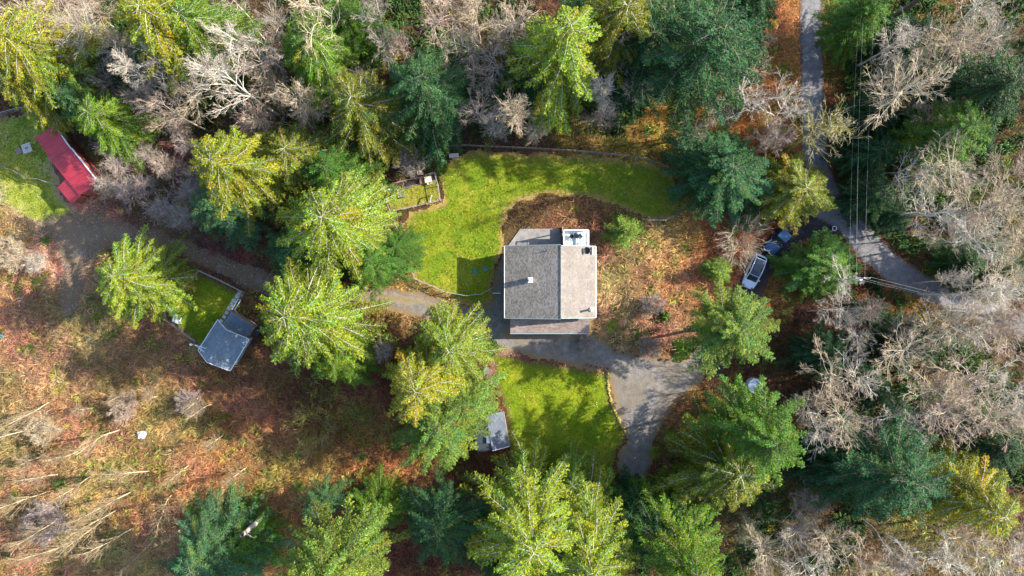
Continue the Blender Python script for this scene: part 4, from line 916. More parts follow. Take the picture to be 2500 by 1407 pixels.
MB().cyl((0, 0, .69), .36, .03, 24).build('table_top', M['glass'], tb); MB().cyl((0, 0, 0), .04, .69, 8).cyl((0, 0, 0), .22, .03, 16).build('pedestal', M['black'], tb)
# patio slab
pp = [at(x, y) for x, y in ((1270, 559), (1366, 559), (1369, 575), (1369, 604), (1238, 604))]
o = MB().prism([(p[0], min(p[1], 99)) for p in pp], .02, .12).build('patio', M['concrete']); tag(o, kind='structure')
b = MB(); p = at(1374, 575); b.box((p[0] - .1, p[1], .5), (.12, 2.2, 1.0)); o = b.build('privacy_screen', M['greywood']); tag(o, 'low weathered board screen between the patio slab and white deck', 'screen')

# ---------------------------------------------------------------- red barn
def V2(px, py, z): return at(px, py, z)
def shed_walls(e, pts, z, mat, inset=.25):
    c_ = np.mean([p[:2] for p in pts], 0); q_ = []
    for p in pts: v = np.array(p[:2]) - c_; q_.append(tuple(c_ + v * (1 - inset / np.linalg.norm(v))))
    return MB().prism(q_, 0, [p[2] - .16 for p in pts]).build('wall', mat, e)
def ribs(pts, n, name, mat, e, w=.05, h=.04):
    """standing seams from edge p0-p1 across to p3-p2"""
    b = MB(); p = [Vector(x) for x in pts]
    for i in range(n + 1):
        t = i / n; a = p[0].lerp(p[1], t) + Vector((0, 0, h / 2)); c_ = p[3].lerp(p[2], t) + Vector((0, 0, h / 2)); b.bar(a, c_, w, h)
    return b.build(name, mat, e)
def fitz(px, py, z): return at(px, py, z)
barn = empty('barn', (0, 0, 0)); tag(barn, 'long open barn with red metal roofs in the grassy paddock on the left', 'barn')
for (quad, zs, n) in (([(87, 337), (127, 396), (174, 366), (132, 306)], (2.7, 2.7, 3.5, 3.5), 13), ([(127, 396), (194, 478), (239, 445), (174, 363)], (2.85, 2.85, 3.75, 3.75), 20), ([(142, 459), (174, 498), (194, 478), (161, 438)], (2.1, 2.1, 2.7, 2.7), 8)):
    pts = [fitz(x, y, z) for (x, y), z in zip(quad, zs)]
    r = roofplane(pts, .08).build('roof', M['redroof'], barn)
    ribs([pts[0], pts[1], pts[2], pts[3]], n, 'seams', M['redroof'], r)
    shed_walls(barn, pts, 0, M['redwood'])
    if n > 8:
        a = Vector(pts[3]); c_ = Vector(pts[2]); MB().bar(a + Vector((.05, .05, .0)), c_ + Vector((.05, .05, .0)), .14, .16).build('gutter', M['white'], r)
# paddock things
def crate(px, py, s_, rz, mat, name, label, cat, h=.55, planks=5):
    c_ = at(px, py); e = empty(name, (c_[0], c_[1], .02), rz); tag(e, label, cat)
    b = MB()
    for i in range(planks): b.box((0, (i - (planks - 1) / 2) * s_ / planks, h), (s_, s_ / planks - .03, .04))
    b.build('top', mat, e); b = MB()
    for i in (-1, 1):
        for j in (-1, 1): b.box((i * (s_ / 2 - .06), j * (s_ / 2 - .06), h / 2 - .01), (.09, .09, h - .02))
    b.box((0, s_ / 2 - .06, h * .5), (s_ - .1, .04, .1)); b.box((0, -s_ / 2 + .06, h * .5), (s_ - .1, .04, .1)); b.build('frame', mat, e); return e
e = crate(73, 364, 1.25, .35, M['paver'], 'picnic_table', 'small square pale wooden table in the paddock beside the barn', 'table', .6)
b = MB(); b.box((0, 0, .66), (.35, .25, .08)); b.build('tray', M['wood'], e)
crate(48, 370, .8, .6, M['wood'], 'pallet', 'weathered broken pallet left of the pale table in the paddock', 'pallet', .18, 4)

# ---------------------------------------------------------------- fences
def fence(pts, label, hgt=1.2, spacing=2.4, mat='greywood', rail=.07, wires=3, name='fence', toprail=True, postw=.10, rails=1):
    W_ = [at(x, y)[:2] for x, y in pts]; e = empty(name, (*W_[0], 0)); tag(e, label, 'fence'); ox, oy = W_[0]
    W_ = [(x - ox, y - oy) for x, y in W_]
    posts = []
    for a, c_ in zip(W_[:-1], W_[1:]):
        L = math.hypot(c_[0] - a[0], c_[1] - a[1]); n = max(1, round(L / spacing))
        for i in range(n): posts.append((a[0] + (c_[0] - a[0]) * i / n, a[1] + (c_[1] - a[1]) * i / n))
    posts.append(W_[-1])
    for x, y in posts[:95]:
        hh = hgt + random.uniform(-.03, .12); o = MB().cyl((x, y, 0), postw * .6, hh, 7).build('post', M[mat], e)
    r = MB(); w = MB()
    for a, c_ in zip(posts[:-1], posts[1:]):
        if toprail:
            for k_ in range(rails): r.bar((*a, hgt - .06 - .42 * k_), (*c_, hgt - .06 - .42 * k_), rail, rail * 1.1)
        for k_ in range(wires): z = hgt * (k_ + .6) / (wires + .6); w.bar((*a, z), (*c_, z), .012)
        L = math.hypot(c_[0] - a[0], c_[1] - a[1]); 
        for k_ in range(int(L / .3)):
            t = (k_ + .5) / int(L / .3); x, y = a[0] + (c_[0] - a[0]) * t, a[1] + (c_[1] - a[1]) * t
            if wires: w.bar((x, y, .05), (x, y, hgt - .08), .010)
    if toprail: r.build('rail', M[mat], e)
    if wires: w.build('wire_mesh', M['metal'], e)
    return e
fence([(1082, 362), (1135, 358), (1290, 365), (1400, 371), (1500, 380), (1575, 390), (1625, 410), (1646, 428)], 'wire fence with grey posts curving along the top of the upper lawn', mat='wood')
fence([(1664, 510), (1648, 526), (1620, 540), (1565, 537)], 'short weathered fence at the lower right corner of the upper lawn')
fence([(956, 520), (975, 565), (990, 600), (1000, 650), (1017, 682), (1060, 700), (1092, 714), (1140, 722), (1175, 718), (1200, 705)], 'post and wire fence along the left and bottom of the upper lawn', 1.25)
fence([(930, 462), (956, 518), (1010, 508), (1077, 492), (1071, 455), (1063, 424), (1040, 430)], 'timber-railed fence around the little chicken run', 1.1, 1.8)
fence([(597, 713), (540, 684), (490, 661)], 'pale post and rail fence along the dirt track side of the cabin yard', 1.0, 1.9, 'greywood', .10, 1, rails=2)
fence([(489, 664), (450, 712), (408, 765), (410, 780), (445, 806), (482, 832)], 'weathered double-rail fence around the left of the cabin yard', 1.0, 1.8, 'wood', .10, 1, rails=2)
fence([(-30, 375), (20, 412), (45, 420), (75, 437), (105, 440), (145, 455)], 'sagging rail fence crossing the paddock below the table', 1.1, 2.2, 'wood')
fence([(-20, 425), (5, 455), (17, 478), (12, 500)], 'short rail fence in the paddock at the left edge', 1.1, 2, 'wood')
fence([(-30, 300), (20, 278), (60, 268), (105, 262)], 'dark wire fence along the top of the paddock', 1.1, 2.4, 'greywood')
# small gate beside the house
c_ = at(1213, 716); e = empty('gate', (c_[0], c_[1], 0)); tag(e, 'short white rail gate standing on the gravel beside the house wall', 'gate')
MB().bar((-.55, 0, 1.05), (.55, 0, 1.05), .09, .09).build('rail', M['white'], e); MB().bar((-.55, 0, .5), (.55, 0, .5), .05, .07).build('rail', M['white'], e)
for x in (-.5, .5): MB().box((x, 0, .5), (.08, .08, 1.0)).build('post', M['white'], e)
for x, y, lb in ((1160, 663, 'lower left of the two round green tank lids on the shaded lawn'), (1185, 656, 'upper right of the two round green tank lids on the shaded lawn')):
    p = at(x, y); o = MB().cyl((0, 0, 0), .34, .09, 24).cyl((0, 0, .09), .08, .02, 10).build('tank_lid', M['green_lid']); o.location = (p[0], p[1], .01); tag(o, lb, 'lid', 'green lids on the lawn')

# ---------------------------------------------------------------- chicken run
def tilt_coop(px, py, rz, w, d, mats, label, name='chicken_coop', z0=1.0, z1=1.4):
    c_ = at(px, py, 1.0); e = empty(name, (c_[0], c_[1], 0), rz); tag(e, label, 'coop')
    MB().box((0, 0, .55), (w * .9, d * .85, .8)).build('body', M['wood'], e)
    roofplane([(-w / 2, -d / 2, z0), (0, -d / 2, z1), (0, d / 2, z1), (-w / 2, d / 2, z0)], .04).build('roof', M[mats[0]], e)
    roofplane([(.02, -d / 2, z1), (w / 2, -d / 2, z0), (w / 2, d / 2, z0), (.02, d / 2, z1)], .04).build('roof', M[mats[1]], e)
    MB().box((0, 0, z1 + .02), (.08, d, .05)).build('ridge_cap', M['white'], e)
    for i in (-1, 1):
        for j in (-1, 1): MB().box((i * w * .4, j * d * .38, .08), (.07, .07, .16)).build('leg', M['wood'], e)
tilt_coop(973, 474, .15, 1.6, 1.05, ('roofing', 'roofing'), 'small coop with dark felt roof and white ridge in the chicken run')
c_ = at(1045, 438, .8); e = empty('nest_box', (c_[0], c_[1], 0), .2); tag(e, 'cream plywood-topped nest box at the top right of the chicken run', 'nest box')
MB().box((0, 0, .75), (.95, .8, .05)).build('top', M['ply'], e); MB().box((0, -.02, .4), (.85, .7, .62)).build('body', M['wood'], e); MB().box((.1, -.52, .45), (.75, .25, .04)).build('shelf', M['ply'], e)
c_ = at(1030, 442, .6); o = MB().box((0, 0, .5), (.65, .7, .06)).box((0, 0, .25), (.55, .6, .44)).build('rusty_hutch', M['rust']); o.location = (c_[0], c_[1], 0); o.rotation_euler = (0, 0, .2); tag(o, 'rust-topped low hutch left of the cream nest box', 'hutch')
c_ = at(934, 457, .9); o = MB().box((0, 0, .9), (.7, .6, .06)).box((0, 0, .43), (.6, .5, .85)).build('feed_bin', M['greywood']); o.location = (c_[0], c_[1], 0); o.rotation_euler = (0, 0, .35); tag(o, 'grey-brown feed bin at the top left corner of the chicken run', 'bin')
for i, (x, y) in enumerate(((939, 466), (944, 464.5), (949, 463), (954, 461))):
    p = at(x, y, .4); o = MB().cyl((0, 0, 0), .13, .36, 14, .15).cyl((0, 0, .36), .05, .05, 8).build('feed_jug', M['white']); o.location = (p[0], p[1], .02); tag(o, 'white plastic jug in the row beside the feed bin', 'jug', 'white jugs in the chicken run')
bd = MB(); bd.bar((0, 0, .15), (5.6, 1.35, .15), .1, .3); bd.bar((0, 0, .15), (-.25, .9, .15), .1, .3); bd.bar((-.25, .9, .15), (5.35, 2.2, .15), .1, .3); bd.bar((5.6, 1.35, .15), (5.35, 2.2, .15), .1, .3); bd.bar((1.3, .3, .15), (1.1, 1.2, .15), .06, .28)
c_ = at(964, 465); e = empty('raised_bed', (c_[0], c_[1], 0), 0); tag(e, 'long raised bed edged in grey boards at the top of the chicken run', 'raised bed')
bd.build('frame', M['greywood'], e); MB().prism([(0.03, .05), (5.5, 1.35), (5.3, 2.15), (-.2, .9)], .02, .2).build('soil', M['soil'], e)
c_ = at(1054, 487); e = empty('jump_frame', (c_[0], c_[1], 0), 1.35 + math.pi / 2 * 0); tag(e, 'pale standing wooden frame by the lower right of the chicken run', 'frame')
MB().bar((-.5, 0, 1.0), (.5, 0, 1.0), .10, .08).build('rail', M['paver'], e)
for x in (-.46, .46): MB().box((x, 0, .48), (.07, .07, .96)).build('post', M['paver'], e)
c_ = at(1108, 380, .5); e = empty('bench', (c_[0], c_[1], 0), .08); tag(e, 'grey board bench half under the blue conifer at the lawn corner', 'bench')
MB().box((0, 0, .5), (1.3, .55, .07)).build('seat', M['paver'], e)
for x in (-.5, .5): MB().box((x, 0, .23), (.08, .5, .46)).build('leg', M['greywood'], e)
c_ = at(1049, 367, .5); o = MB().cyl((0, 0, 0), .22, .55, 16, .28).build('barrel', M['bluepl']); o.location = (c_[0], c_[1], .01); tag(o, 'small blue plastic barrel beneath the conifer above the chicken run', 'barrel')

# ---------------------------------------------------------------- blue grey cabin with deck
cab = empty('cabin', (0, 0, 0)); tag(cab, 'small cabin with blue-grey shingle gable roof in the fenced yard', 'cabin')
RZ_, EZ_ = 4.3, 3.0
rA, rB = at(553, 807, RZ_), at(505, 884, RZ_); eA, eB = at(531, 782, EZ_), at(484, 855, EZ_); fA, fB = at(608, 829, EZ_), at(562, 905, EZ_)
r1 = roofplane([rA, eA, eB, rB]).build('roof', M['shingle_b'], cab); r2 = roofplane([rB, fB, fA, rA]).build('roof', M['shingle_b'], cab)
for a, c2 in ((eA, eB), (fA, fB)): MB().bar((a[0], a[1], a[2] - .05), (c2[0], c2[1], c2[2] - .05), .12, .12).build('gutter', M['white'], cab)
for a, c2, o_ in ((rA, eA, .06), (rA, fA, .06), (rB, eB, -.06), (rB, fB, -.06)): MB().bar((a[0], a[1] + o_, a[2] - .05), (c2[0], c2[1] + o_, c2[2] - .05), .05, .18).build('bargeboard', M['white'], cab)
def lerp(a, b_, t): return tuple(a[i] + (b_[i] - a[i]) * t for i in range(3))
cs = [lerp(eA, rA, .1), lerp(fA, rA, .1), lerp(fB, rB, .1), lerp(eB, rB, .1)]; cen = np.mean([c0[:2] for c0 in cs], 0)
q_ = [tuple(cen + (np.array(c0[:2]) - cen) * .9) for c0 in cs]
MB().prism(q_, 0, EZ_ + .0).build('wall', M['siding'], cab)
ant = empty('antenna', (0, 0, 0)); p = at(476, 842, 4.2); tag(ant, 'white ball-topped mast with spreading arms at the left corner of the cabin', 'antenna'); ant.location = (p[0], p[1], 0)
MB().cyl((0, 0, 0), .035, 4.5, 8).build('mast', M['metal'], ant)
b = MB(); b.cyl((-.4, .05, 4.4), .16, .22, 14, .13); b.bar((-.4, .05, 4.35), (0, 0, 4.35), .04); b.build('globe', M['white'], ant)
b = MB(); b.bar((0, 0, 4.3), (1.5, -.5, 4.2), .05); b.bar((0, 0, 4.3), (1.2, -.95, 4.2), .05); b.bar((.9, -.1, 4.25), (.7, -.9, 4.25), .03); b.build('arm', M['white'], ant)
cd = empty('deck', (0, 0, 0)); tag(cd, 'blue-grey deck with stained rails on the upper right side of the cabin', 'deck')
dpts = [at(567, 757, .7), at(628, 796, .7), at(604, 829, .7), at(540, 795, .7)]
MB().prism([p[:2] for p in dpts], .1, .6).build('floor', M['bluedeck'], cd)
for a, c2, nm in ((dpts[0], dpts[1], 0), (dpts[1], dpts[2], 1)):
    r = MB(); r.bar((a[0], a[1], 1.5), (c2[0], c2[1], 1.5), .16, .07); r.bar((a[0], a[1], .75), (c2[0], c2[1], .75), .06, .06)
    L = math.hypot(c2[0] - a[0], c2[1] - a[1])
    for i in range(int(L / .15)): t = (i + .5) / int(L / .15); p = lerp(a, c2, t); r.bar((p[0], p[1], .62), (p[0], p[1], 1.48), .04)
    r.build('railing', M['redbrownwood'], cd)
r = MB(); a = at(582, 732, .8); c2 = at(571, 756, .9); r.bar((a[0], a[1], 1.0), (c2[0], c2[1], 1.5), .09); r.bar((a[0] + .35, a[1] - .1, 1.0), (c2[0] + .3, c2[1] - .1, 1.4), .07); r.bar((a[0], a[1], 0), (a[0], a[1], 1.0), .08); r.build('handrail', M['white'], cd)
c_ = at(632, 812, .6); o = MB().box((0, 0, .45), (.7, .9, .9)).box((0, 0, .93), (.78, .98, .05)).build('storage_box', M['black']); o.location = (c_[0] - .2, c_[1], 0); o.rotation_euler = (0, 0, -.5); tag(o, 'black storage box at the right corner of the cabin deck', 'box')
steps = [(588, 717, .95, .65), (579, 725, .6, .55), (572, 735, .6, .55), (566, 745, .6, .55), (560, 754, .65, .5), (554, 764, .5, .45), (548, 774, .5, .45), (541, 784, .5, .45)]
for i, (x, y, a, bb) in enumerate(steps):
    p = at(x, y); o = MB().box((0, 0, .03), (a, bb, .07)).build('paving_slab', M['paver'], bevel=.015); o.location = (p[0], p[1], .014); o.rotation_euler = (0, 0, -.5 + random.uniform(-.06, .06)); tag(o, 'pale square stepping slab, %s from the fence in the path to the deck' % ORD[i], 'paving slab', 'stepping slabs to the cabin deck')
def adirondack(px, py, rz, label):
    p = at(px, py, .5); e = empty('garden_chair', (p[0], p[1], .01), rz); tag(e, label, 'chair', 'white chairs in the cabin yard')
    b = MB()
    for i in range(5): b.box((-.24 + i * .12, .0 + 0, .36), (.10, .62, .03), rx=.12)
    b.build('seat', M['white'], e); b = MB()
    for i in range(5): b.box((-.26 + i * .13, -.42, .68), (.11, .05, .75 - .05 * abs(i - 2)), rx=.35)
    b.build('backrest', M['white'], e)
    for s_ in (-1, 1):
        MB().box((s_ * .38, .02, .56), (.14, .75, .035)).build('armrest', M['white'], e)
        MB().box((s_ * .34, .32, .27), (.07, .09, .54)).build('leg', M['white'], e); MB().box((s_ * .34, -.32, .27), (.06, .08, .54)).build('leg', M['white'], e)
adirondack(430, 757, -1.2, 'upper of the two white slatted garden chairs at the yard fence'); adirondack(435, 782, -1.85, 'lower of the two white slatted garden chairs at the yard fence')
p = at(426, 771, .45); e = empty('garden_table', (p[0], p[1], .01)); tag(e, 'small round white table between the two white garden chairs', 'table')
MB().cyl((0, 0, .45), .26, .04, 20).build('table_top', M['white'], e)
for k_ in range(3): a = k_ * 2.094; MB().bar((.08 * math.cos(a), .08 * math.sin(a), .45), (.22 * math.cos(a), .22 * math.sin(a), 0), .04).build('leg', M['white'], e)

# ---------------------------------------------------------------- slate shed by the lower lawn
sh = empty('shed', (0, 0, 0)); tag(sh, 'small slate-roofed shed half hidden by a pale green conifer beside the lower lawn', 'shed')
s0, s1, s2, s3 = at(1229, 1005, 2.6), at(1244, 1090, 2.6), at(1202, 1101, 3.1), at(1186, 1012, 3.1); s4, s5 = at(1166, 1104, 2.5), at(1150, 1016, 2.5)
roofplane([s3, s2, s1, s0]).build('roof', M['shingle_d'], sh); roofplane([s5, s4, (s2[0] - .02, s2[1], s2[2] - .12), (s3[0] - .02, s3[1], s3[2] - .12)]).build('roof', M['roofing'], sh)
MB().bar((s0[0] + .05, s0[1], 2.55), (s1[0] + .05, s1[1], 2.55), .1, .1).build('gutter', M['wood'], sh); MB().bar(s1, s2, .07, .1).build('bargeboard', M['white'], sh)
MB().prism([(s5[0] + .4, s5[1] - .3), (s4[0] + .4, s4[1] + .3), (s1[0] - .3, s1[1] + .3), (s0[0] - .3, s0[1] - .3)], 0, 2.4).build('wall', M['siding'], sh)
p = at(1192, 1072, 2.9); MB().box((p[0], p[1], 2.95), (.45, 1.1, .12)).build('roof_vent', M['metal'], sh)
p = at(1188, 905, .5); o = MB().box((0, 0, .4), (.6, .9, .8)).box((0, 0, .82), (.66, .96, .05)).build('storage_box', M['metal']); o.location = (p[0], p[1], 0); tag(o, 'grey metal box by the conifer left of the lower lawn', 'box')
# round water tank under tree (right)
p = at(1845, 943, 1.4); e = empty('water_tank', (p[0], p[1], 0)); tag(e, 'round pale blue-grey tank half hidden between two conifers', 'tank')
MB().cyl((0, 0, 0), .95, 1.3, 28).build('body', M['tarp'], e); MB().cyl((0, 0, 1.3), .95, .18, 28, .25).cyl((0, 0, 1.48), .2, .1, 14).build('lid', M['tarp'], e)
# tarp and tub left
p = at(344, 1063, .4); b = MB(); rings = []
for zz, rr in ((0, .62), (.25, .6), (.45, .42), (.55, .2)): rings.append([(rr * (1 + .25 * math.sin(3 * a + zz * 4)) * math.cos(a), rr * 1.1 * (1 + .2 * math.cos(2 * a)) * math.sin(a), zz + .05 * math.sin(5 * a)) for a in [2 * math.pi * i / 20 for i in range(20)]])
b.loft(rings); o = b.build('tarp_bundle', M['tarp']); o.location = (p[0], p[1], 0.1); tag(o, 'pale blue-white tarp bundle lying in the lower left scrub', 'tarp')
p = at(2, 821, .3); o = MB().cyl((0, 0, 0), .3, .35, 18, .36).build('tub', M['green_lid']); o.location = (p[0], p[1], .01); tag(o, 'small teal tub on the track at the left edge', 'tub')
# small fallen log piece & cut end
p = at(892, 1195); b = MB(); b.bar((-.5, -.25, .25), (.45, .25, .3), .34, .34); o = b.build('log', M['wood']); o.location = (p[0], p[1], 0); tag(o, 'short sawn log lying above the foot of the bare grey trunk', 'log')

p = at(655, 1249); pth = np.array([[(0, 0, z) for z in np.linspace(-.1, 9, 8)]]) + rng.normal(0, .03, (1, 8, 3)); v, f = tubes(pth, .36, .26, 12); e = empty('tree_snag', (p[0], p[1], 0)); tag(e, 'broken grey standing trunk among the blue-green conifers at the bottom left', 'snag')
o = npmesh('trunk', v, f, M['bark'], e, smooth=True); o.color = (.50, .44, .38, 1)
st = rng.normal(0, .02, (9, 3)); st[:, 2] = rng.uniform(3, 8.6, 9); a = rng.uniform(0, 6.28, 9); gp = grow(st, np.stack([np.cos(a), np.sin(a), np.full(9, .1)], 1), rng.uniform(.6, 1.5, 9), 3, .1, 0)
v, f = tubes(gp, .05, .02, 4); o = npmesh('limbs', v, f, M['bark'], e); o.color = (.5, .44, .38, 1)
# ---------------------------------------------------------------- pots, edging stones
pots = [(1432, 890), (1442, 892.5), (1455, 895), (1467, 897), (1482, 900)]
pots2 = [(1500, 855), (1520, 861), (1555, 869), (1618, 877), (1630, 878), (1655, 879), (1668, 877), (1681, 874)]
def pot(x, y, lb):
    p = at(x, y); e = empty('flower_pot', (p[0], p[1], .016)); tag(e, lb, 'pot', 'terracotta pots edging the gravel yard'); s_ = random.uniform(.9, 1.15)
    MB().cyl((0, 0, 0), .13 * s_, .26, 14, .19 * s_).cyl((0, 0, .26), .215 * s_, .05, 14).build('body', M['terracotta'], e); MB().cyl((0, 0, .312), .17 * s_, .01, 14).build('soil', M['soil'], e)
for i, (x, y) in enumerate(pots): pot(x, y, 'terracotta pot at the corner of the lower lawn, %s from the left' % ORD[i])
for i, (x, y) in enumerate(pots2): pot(x, y, 'terracotta pot along the upper edge of the gravel yard, %s from the left' % ORD[i])
def rockmesh(seed, r):
    rg = np.random.default_rng(seed); b = MB(); rings = []
    for k_ in range(5):
        th = k_ / 4 * math.pi / 2; rings.append([(r * math.cos(th) * (1 + .2 * math.sin(2 * a + seed)) * math.cos(a) * rg.uniform(.85, 1.1) + .0, r * math.cos(th) * math.sin(a) * rg.uniform(.8, 1.1), r * .75 * math.sin(th) * rg.uniform(.85, 1.1)) for a in [2 * math.pi * i / 10 for i in range(10)]])
    b.loft(rings); return b
rk = [rockmesh(s, .22).build('edging_stone', M['mossrock'], smooth=True) for s in range(4)]
path = [at(x, y) for x, y in ((1484, 913), (1483, 935), (1487, 960), (1494, 990), (1505, 1015), (1517, 1040), (1530, 1060))]
pts = []
for a, c2 in zip(path[:-1], path[1:]):
    n = max(1, int(math.hypot(c2[0] - a[0], c2[1] - a[1]) / .34)); pts += [lerp(a, c2, i / n) for i in range(n)]
for i, p in enumerate(pts):
    o = rk[i] if i < 4 else rk[i % 4].copy()
    if i >= 4: COL.objects.link(o)
    o.location = (p[0] + random.uniform(-.06, .06), p[1] + random.uniform(-.06, .06), .0); o.rotation_euler = (0, 0, random.uniform(0, 6)); s_ = random.uniform(.75, 1.25); o.scale = (s_, s_, s_)
    tag(o, 'mossy yellow stone in the curved row between lower lawn and gravel', 'stone', 'mossy edging stones of the lower lawn')

# ---------------------------------------------------------------- ferns
def fernmesh():
    parts = []; m = 26; a = np.arange(m) * 2.4; L = rng.uniform(.6, 1.0, m)
    P0 = np.zeros((m, 3)); d = np.stack([np.cos(a), np.sin(a), np.full(m, .75)], 1)
    pth = grow(P0, d, L, 5, .05, -.28); ps = []; col = []
    V, F = strips(pth, .05, .02)
    out = []
    for k_ in range(1, 6):
        for s_ in (-1, 1):
            for sub in (0, .5):
                p = pth[:, k_] * (1 - sub) + pth[:, k_ - 1] * sub; tg = nrm(pth[:, k_] - pth[:, k_ - 1]); sd_ = np.cross(tg, (0, 0, 1.0)) * s_
                l = .16 * (1.15 - k_ / 6); e = p + (sd_ + tg * .4) * l; wv = tg * .045; out.append(np.stack([p - wv, e, p + wv, p + sd_ * .02], 1))
    Q = np.vstack(out); V2_, F2 = Q.reshape(-1, 3), np.arange(len(Q) * 4).reshape(-1, 4)
    V, F = join([(V, F), (V2_, F2)]); return npmesh('sword_fern', V, F, M['leaf'], col=np.clip(rng.normal(1, .1, (len(V), 1)) * np.ones((1, 3)), .5, 1.5), link=False)
FM = [fernmesh(), fernmesh()]
FERNS = [(1495, 797, 'by the pots right of the porch'), (1557, 812, 'second right of the porch'), (112, 587, 'left of the dirt track near the barn'), (1655, 850, 'at the upper edge of the gravel yard'), (1625, 780, 'below the mauve shrub'), (1636, 1062, 'right of the narrow end of the gravel'), (1600, 1105, 'at the narrow end of the gravel'), (880, 1115, 'in the sunlit strip below the dark bracken'), (965, 1085, 'left of the overhanging pale conifer'), (915, 1175, 'above the short sawn log'), (1375, 285, 'under the lime conifer above the lawn'), (730, 1185, 'above the bottom conifers'), (150, 1185, 'in the lower left scrub'), (225, 1130, 'in the middle of the sapling scrub'), (370, 1180, 'below the pale tarp'), (200, 1165, 'beside the long sapling'), (1920, 175, 'on the left verge of the road'), (1925, 230, 'lower on the left verge of the road'), (35, 1215, 'near the left edge among saplings'), (95, 690, 'below the left edge shrubs'), (470, 1240, 'above the leftmost bottom conifer'), (1880, 60, 'top of the left road verge'), (540, 1290, 'at the tip of the leftmost bottom conifer'), (1440, 300, 'above the upper lawn fence')]
for i, (x, y, lb) in enumerate(FERNS):
    o = FM[i % 2].copy(); COL.objects.link(o); p = at(x, y); o.location = (p[0], p[1], .05); o.rotation_euler = (0, 0, i); s_ = random.uniform(1.1, 1.7); o.scale = (s_,) * 3
    o.color = (*random.choice([(.12, .2, .03), (.2, .26, .02), (.09, .15, .03)]), 1); tag(o, 'green sword fern rosette ' + lb, 'fern', 'sword ferns')
# broadleaf evergreen shrub left of the lower lawn drive
def leafy(px, py, R, h, col, label, n=2600):
    p = at(px, py); a = rng.uniform(0, 2 * math.pi, n); u = rng.uniform(0, 1, n) ** .4; th = rng.uniform(0, 1, n)
    wv = 1 + .2 * np.sin(3 * a) + .15 * np.sin(7 * a + 1)
    c_ = np.stack([R * wv * u * np.cos(a) * np.sqrt(1 - th ** 2 * .8), R * wv * u * np.sin(a) * np.sqrt(1 - th ** 2 * .8), .1 + h * th * (.7 + .3 * np.sin(a * 4))], 1)
    d = nrm(rng.normal(0, 1, (n, 3)) + np.array((0, 0, .6))); s_ = nrm(np.cross(d, rng.normal(0, 1, (n, 3))))
    Q = np.stack([c_ - d * .14, c_ + s_ * .07, c_ + d * .14, c_ - s_ * .07], 1)
    e = empty('leafy_shrub', (p[0], p[1], 0)); tag(e, label, 'shrub')
    o = npmesh('foliage', Q.reshape(-1, 3), np.arange(4 * n).reshape(n, 4), M['leaf'], e, col=np.repeat(np.clip(rng.normal(1, .25, (n, 1)) * np.ones((1, 3)), .4, 1.8), 4, 0)); o.color = (*col, 1)
    m = 14; a = rng.uniform(0, 6.28, m); pth = grow(np.zeros((m, 3)), np.stack([np.cos(a), np.sin(a), np.full(m, 1.0)], 1), np.full(m, h * .9), 3, .1, 0)
    v, f = tubes(pth, .03, .01, 4); o = npmesh('stems', v, f, M['bark'], e); o.color = (.2, .15, .1, 1)
leafy(1150, 825, 1.6, 1.6, (.10, .20, .07), 'broad-leaved evergreen shrub below the gravel drive, upper one'); leafy(1192, 850, 1.3, 1.2, (.09, .17, .05), 'broad-leaved evergreen shrub where gravel drive meets lower lawn')
leafy(1665, 850, 1.5, 1.0, (.14, .25, .02), 'low bright green shrub right of the grey leafless shrub'); leafy(1620, 772, .7, .9, (.12, .24, .03), 'small bright green shrub in the bracken right of the house', 900)
leafy(1085, 415, .5, .5, (.14, .28, .02), 'tiny bright green shrub beside the chicken run', 500); leafy(1540, 1180, 1.4, .9, (.10, .15, .03), 'low shaded green shrub at the end of the gravel')

# ---------------------------------------------------------------- vehicles
def ring_body(x, hw, zb, zt, sh=.12, n=4):
    """closed cross-section in yz with rounded upper shoulders"""
    pts = [(-hw * .92, zb), (-hw, zb + .18), (-hw, zt - sh)]
    for k_ in range(1, n): a = k_ / n * math.pi / 2; pts.append((-hw + sh * 1.6 * (1 - math.cos(a)), zt - sh + sh * math.sin(a)))
    pts += [(0, zt + .03)]
    full = pts + [(-y, z) for y, z in reversed(pts[:-1])]
    return [(x, y, z) for y, z in full]
def wheels(e, xs_, w, r=.36):
    for x in xs_:
        for s_ in (-1, 1):
            b = MB(); n = 20
            for yy in (-.11, .11): b.v += [(x + r * math.cos(2 * math.pi * i / n), s_ * w + yy, r + r * math.sin(2 * math.pi * i / n)) for i in range(n)]
            b.f = [(i, (i + 1) % n, n + (i + 1) % n, n + i) for i in range(n)] + [tuple(reversed(range(n))), tuple(range(n, 2 * n))]
            t = b.build('wheel', M['rubber'], e)
            b = MB(); rr = r * .6; b.v = [(x + rr * math.cos(2 * math.pi * i / 10), s_ * (w + .125), r + rr * math.sin(2 * math.pi * i / 10)) for i in range(10)]; b.v += [(v[0], s_ * (w + .1), v[2]) for v in b.v]; b.f = [tuple(range(10)), tuple(range(19, 9, -1))] + [(i, i + 10, (i + 1) % 10 + 10, (i + 1) % 10) for i in range(10)]; b.build('rim', M['metal'], t)
p = at(1842, 663, .8); d = math.atan2(-.92, -.40)
car = empty('parked_car', (p[0], p[1], .012), d); tag(car, 'white car with a long dark glass roof parked on the dark driveway', 'car')
b = MB(); b.loft([ring_body(x, hw, zb, zt) for x, hw, zb, zt in ((-2.38, .55, .45, .80), (-2.32, .80, .32, .98), (-2.0, .93, .24, 1.05), (-1.2, .97, .2, 1.02), (0, .98, .2, .98), (1.0, .97, .2, .96), (1.6, .94, .22, .88), (2.1, .84, .26, .78), (2.32, .66, .34, .68), (2.40, .42, .4, .58))])
b.build('body', M['carwhite'], car, smooth=True)
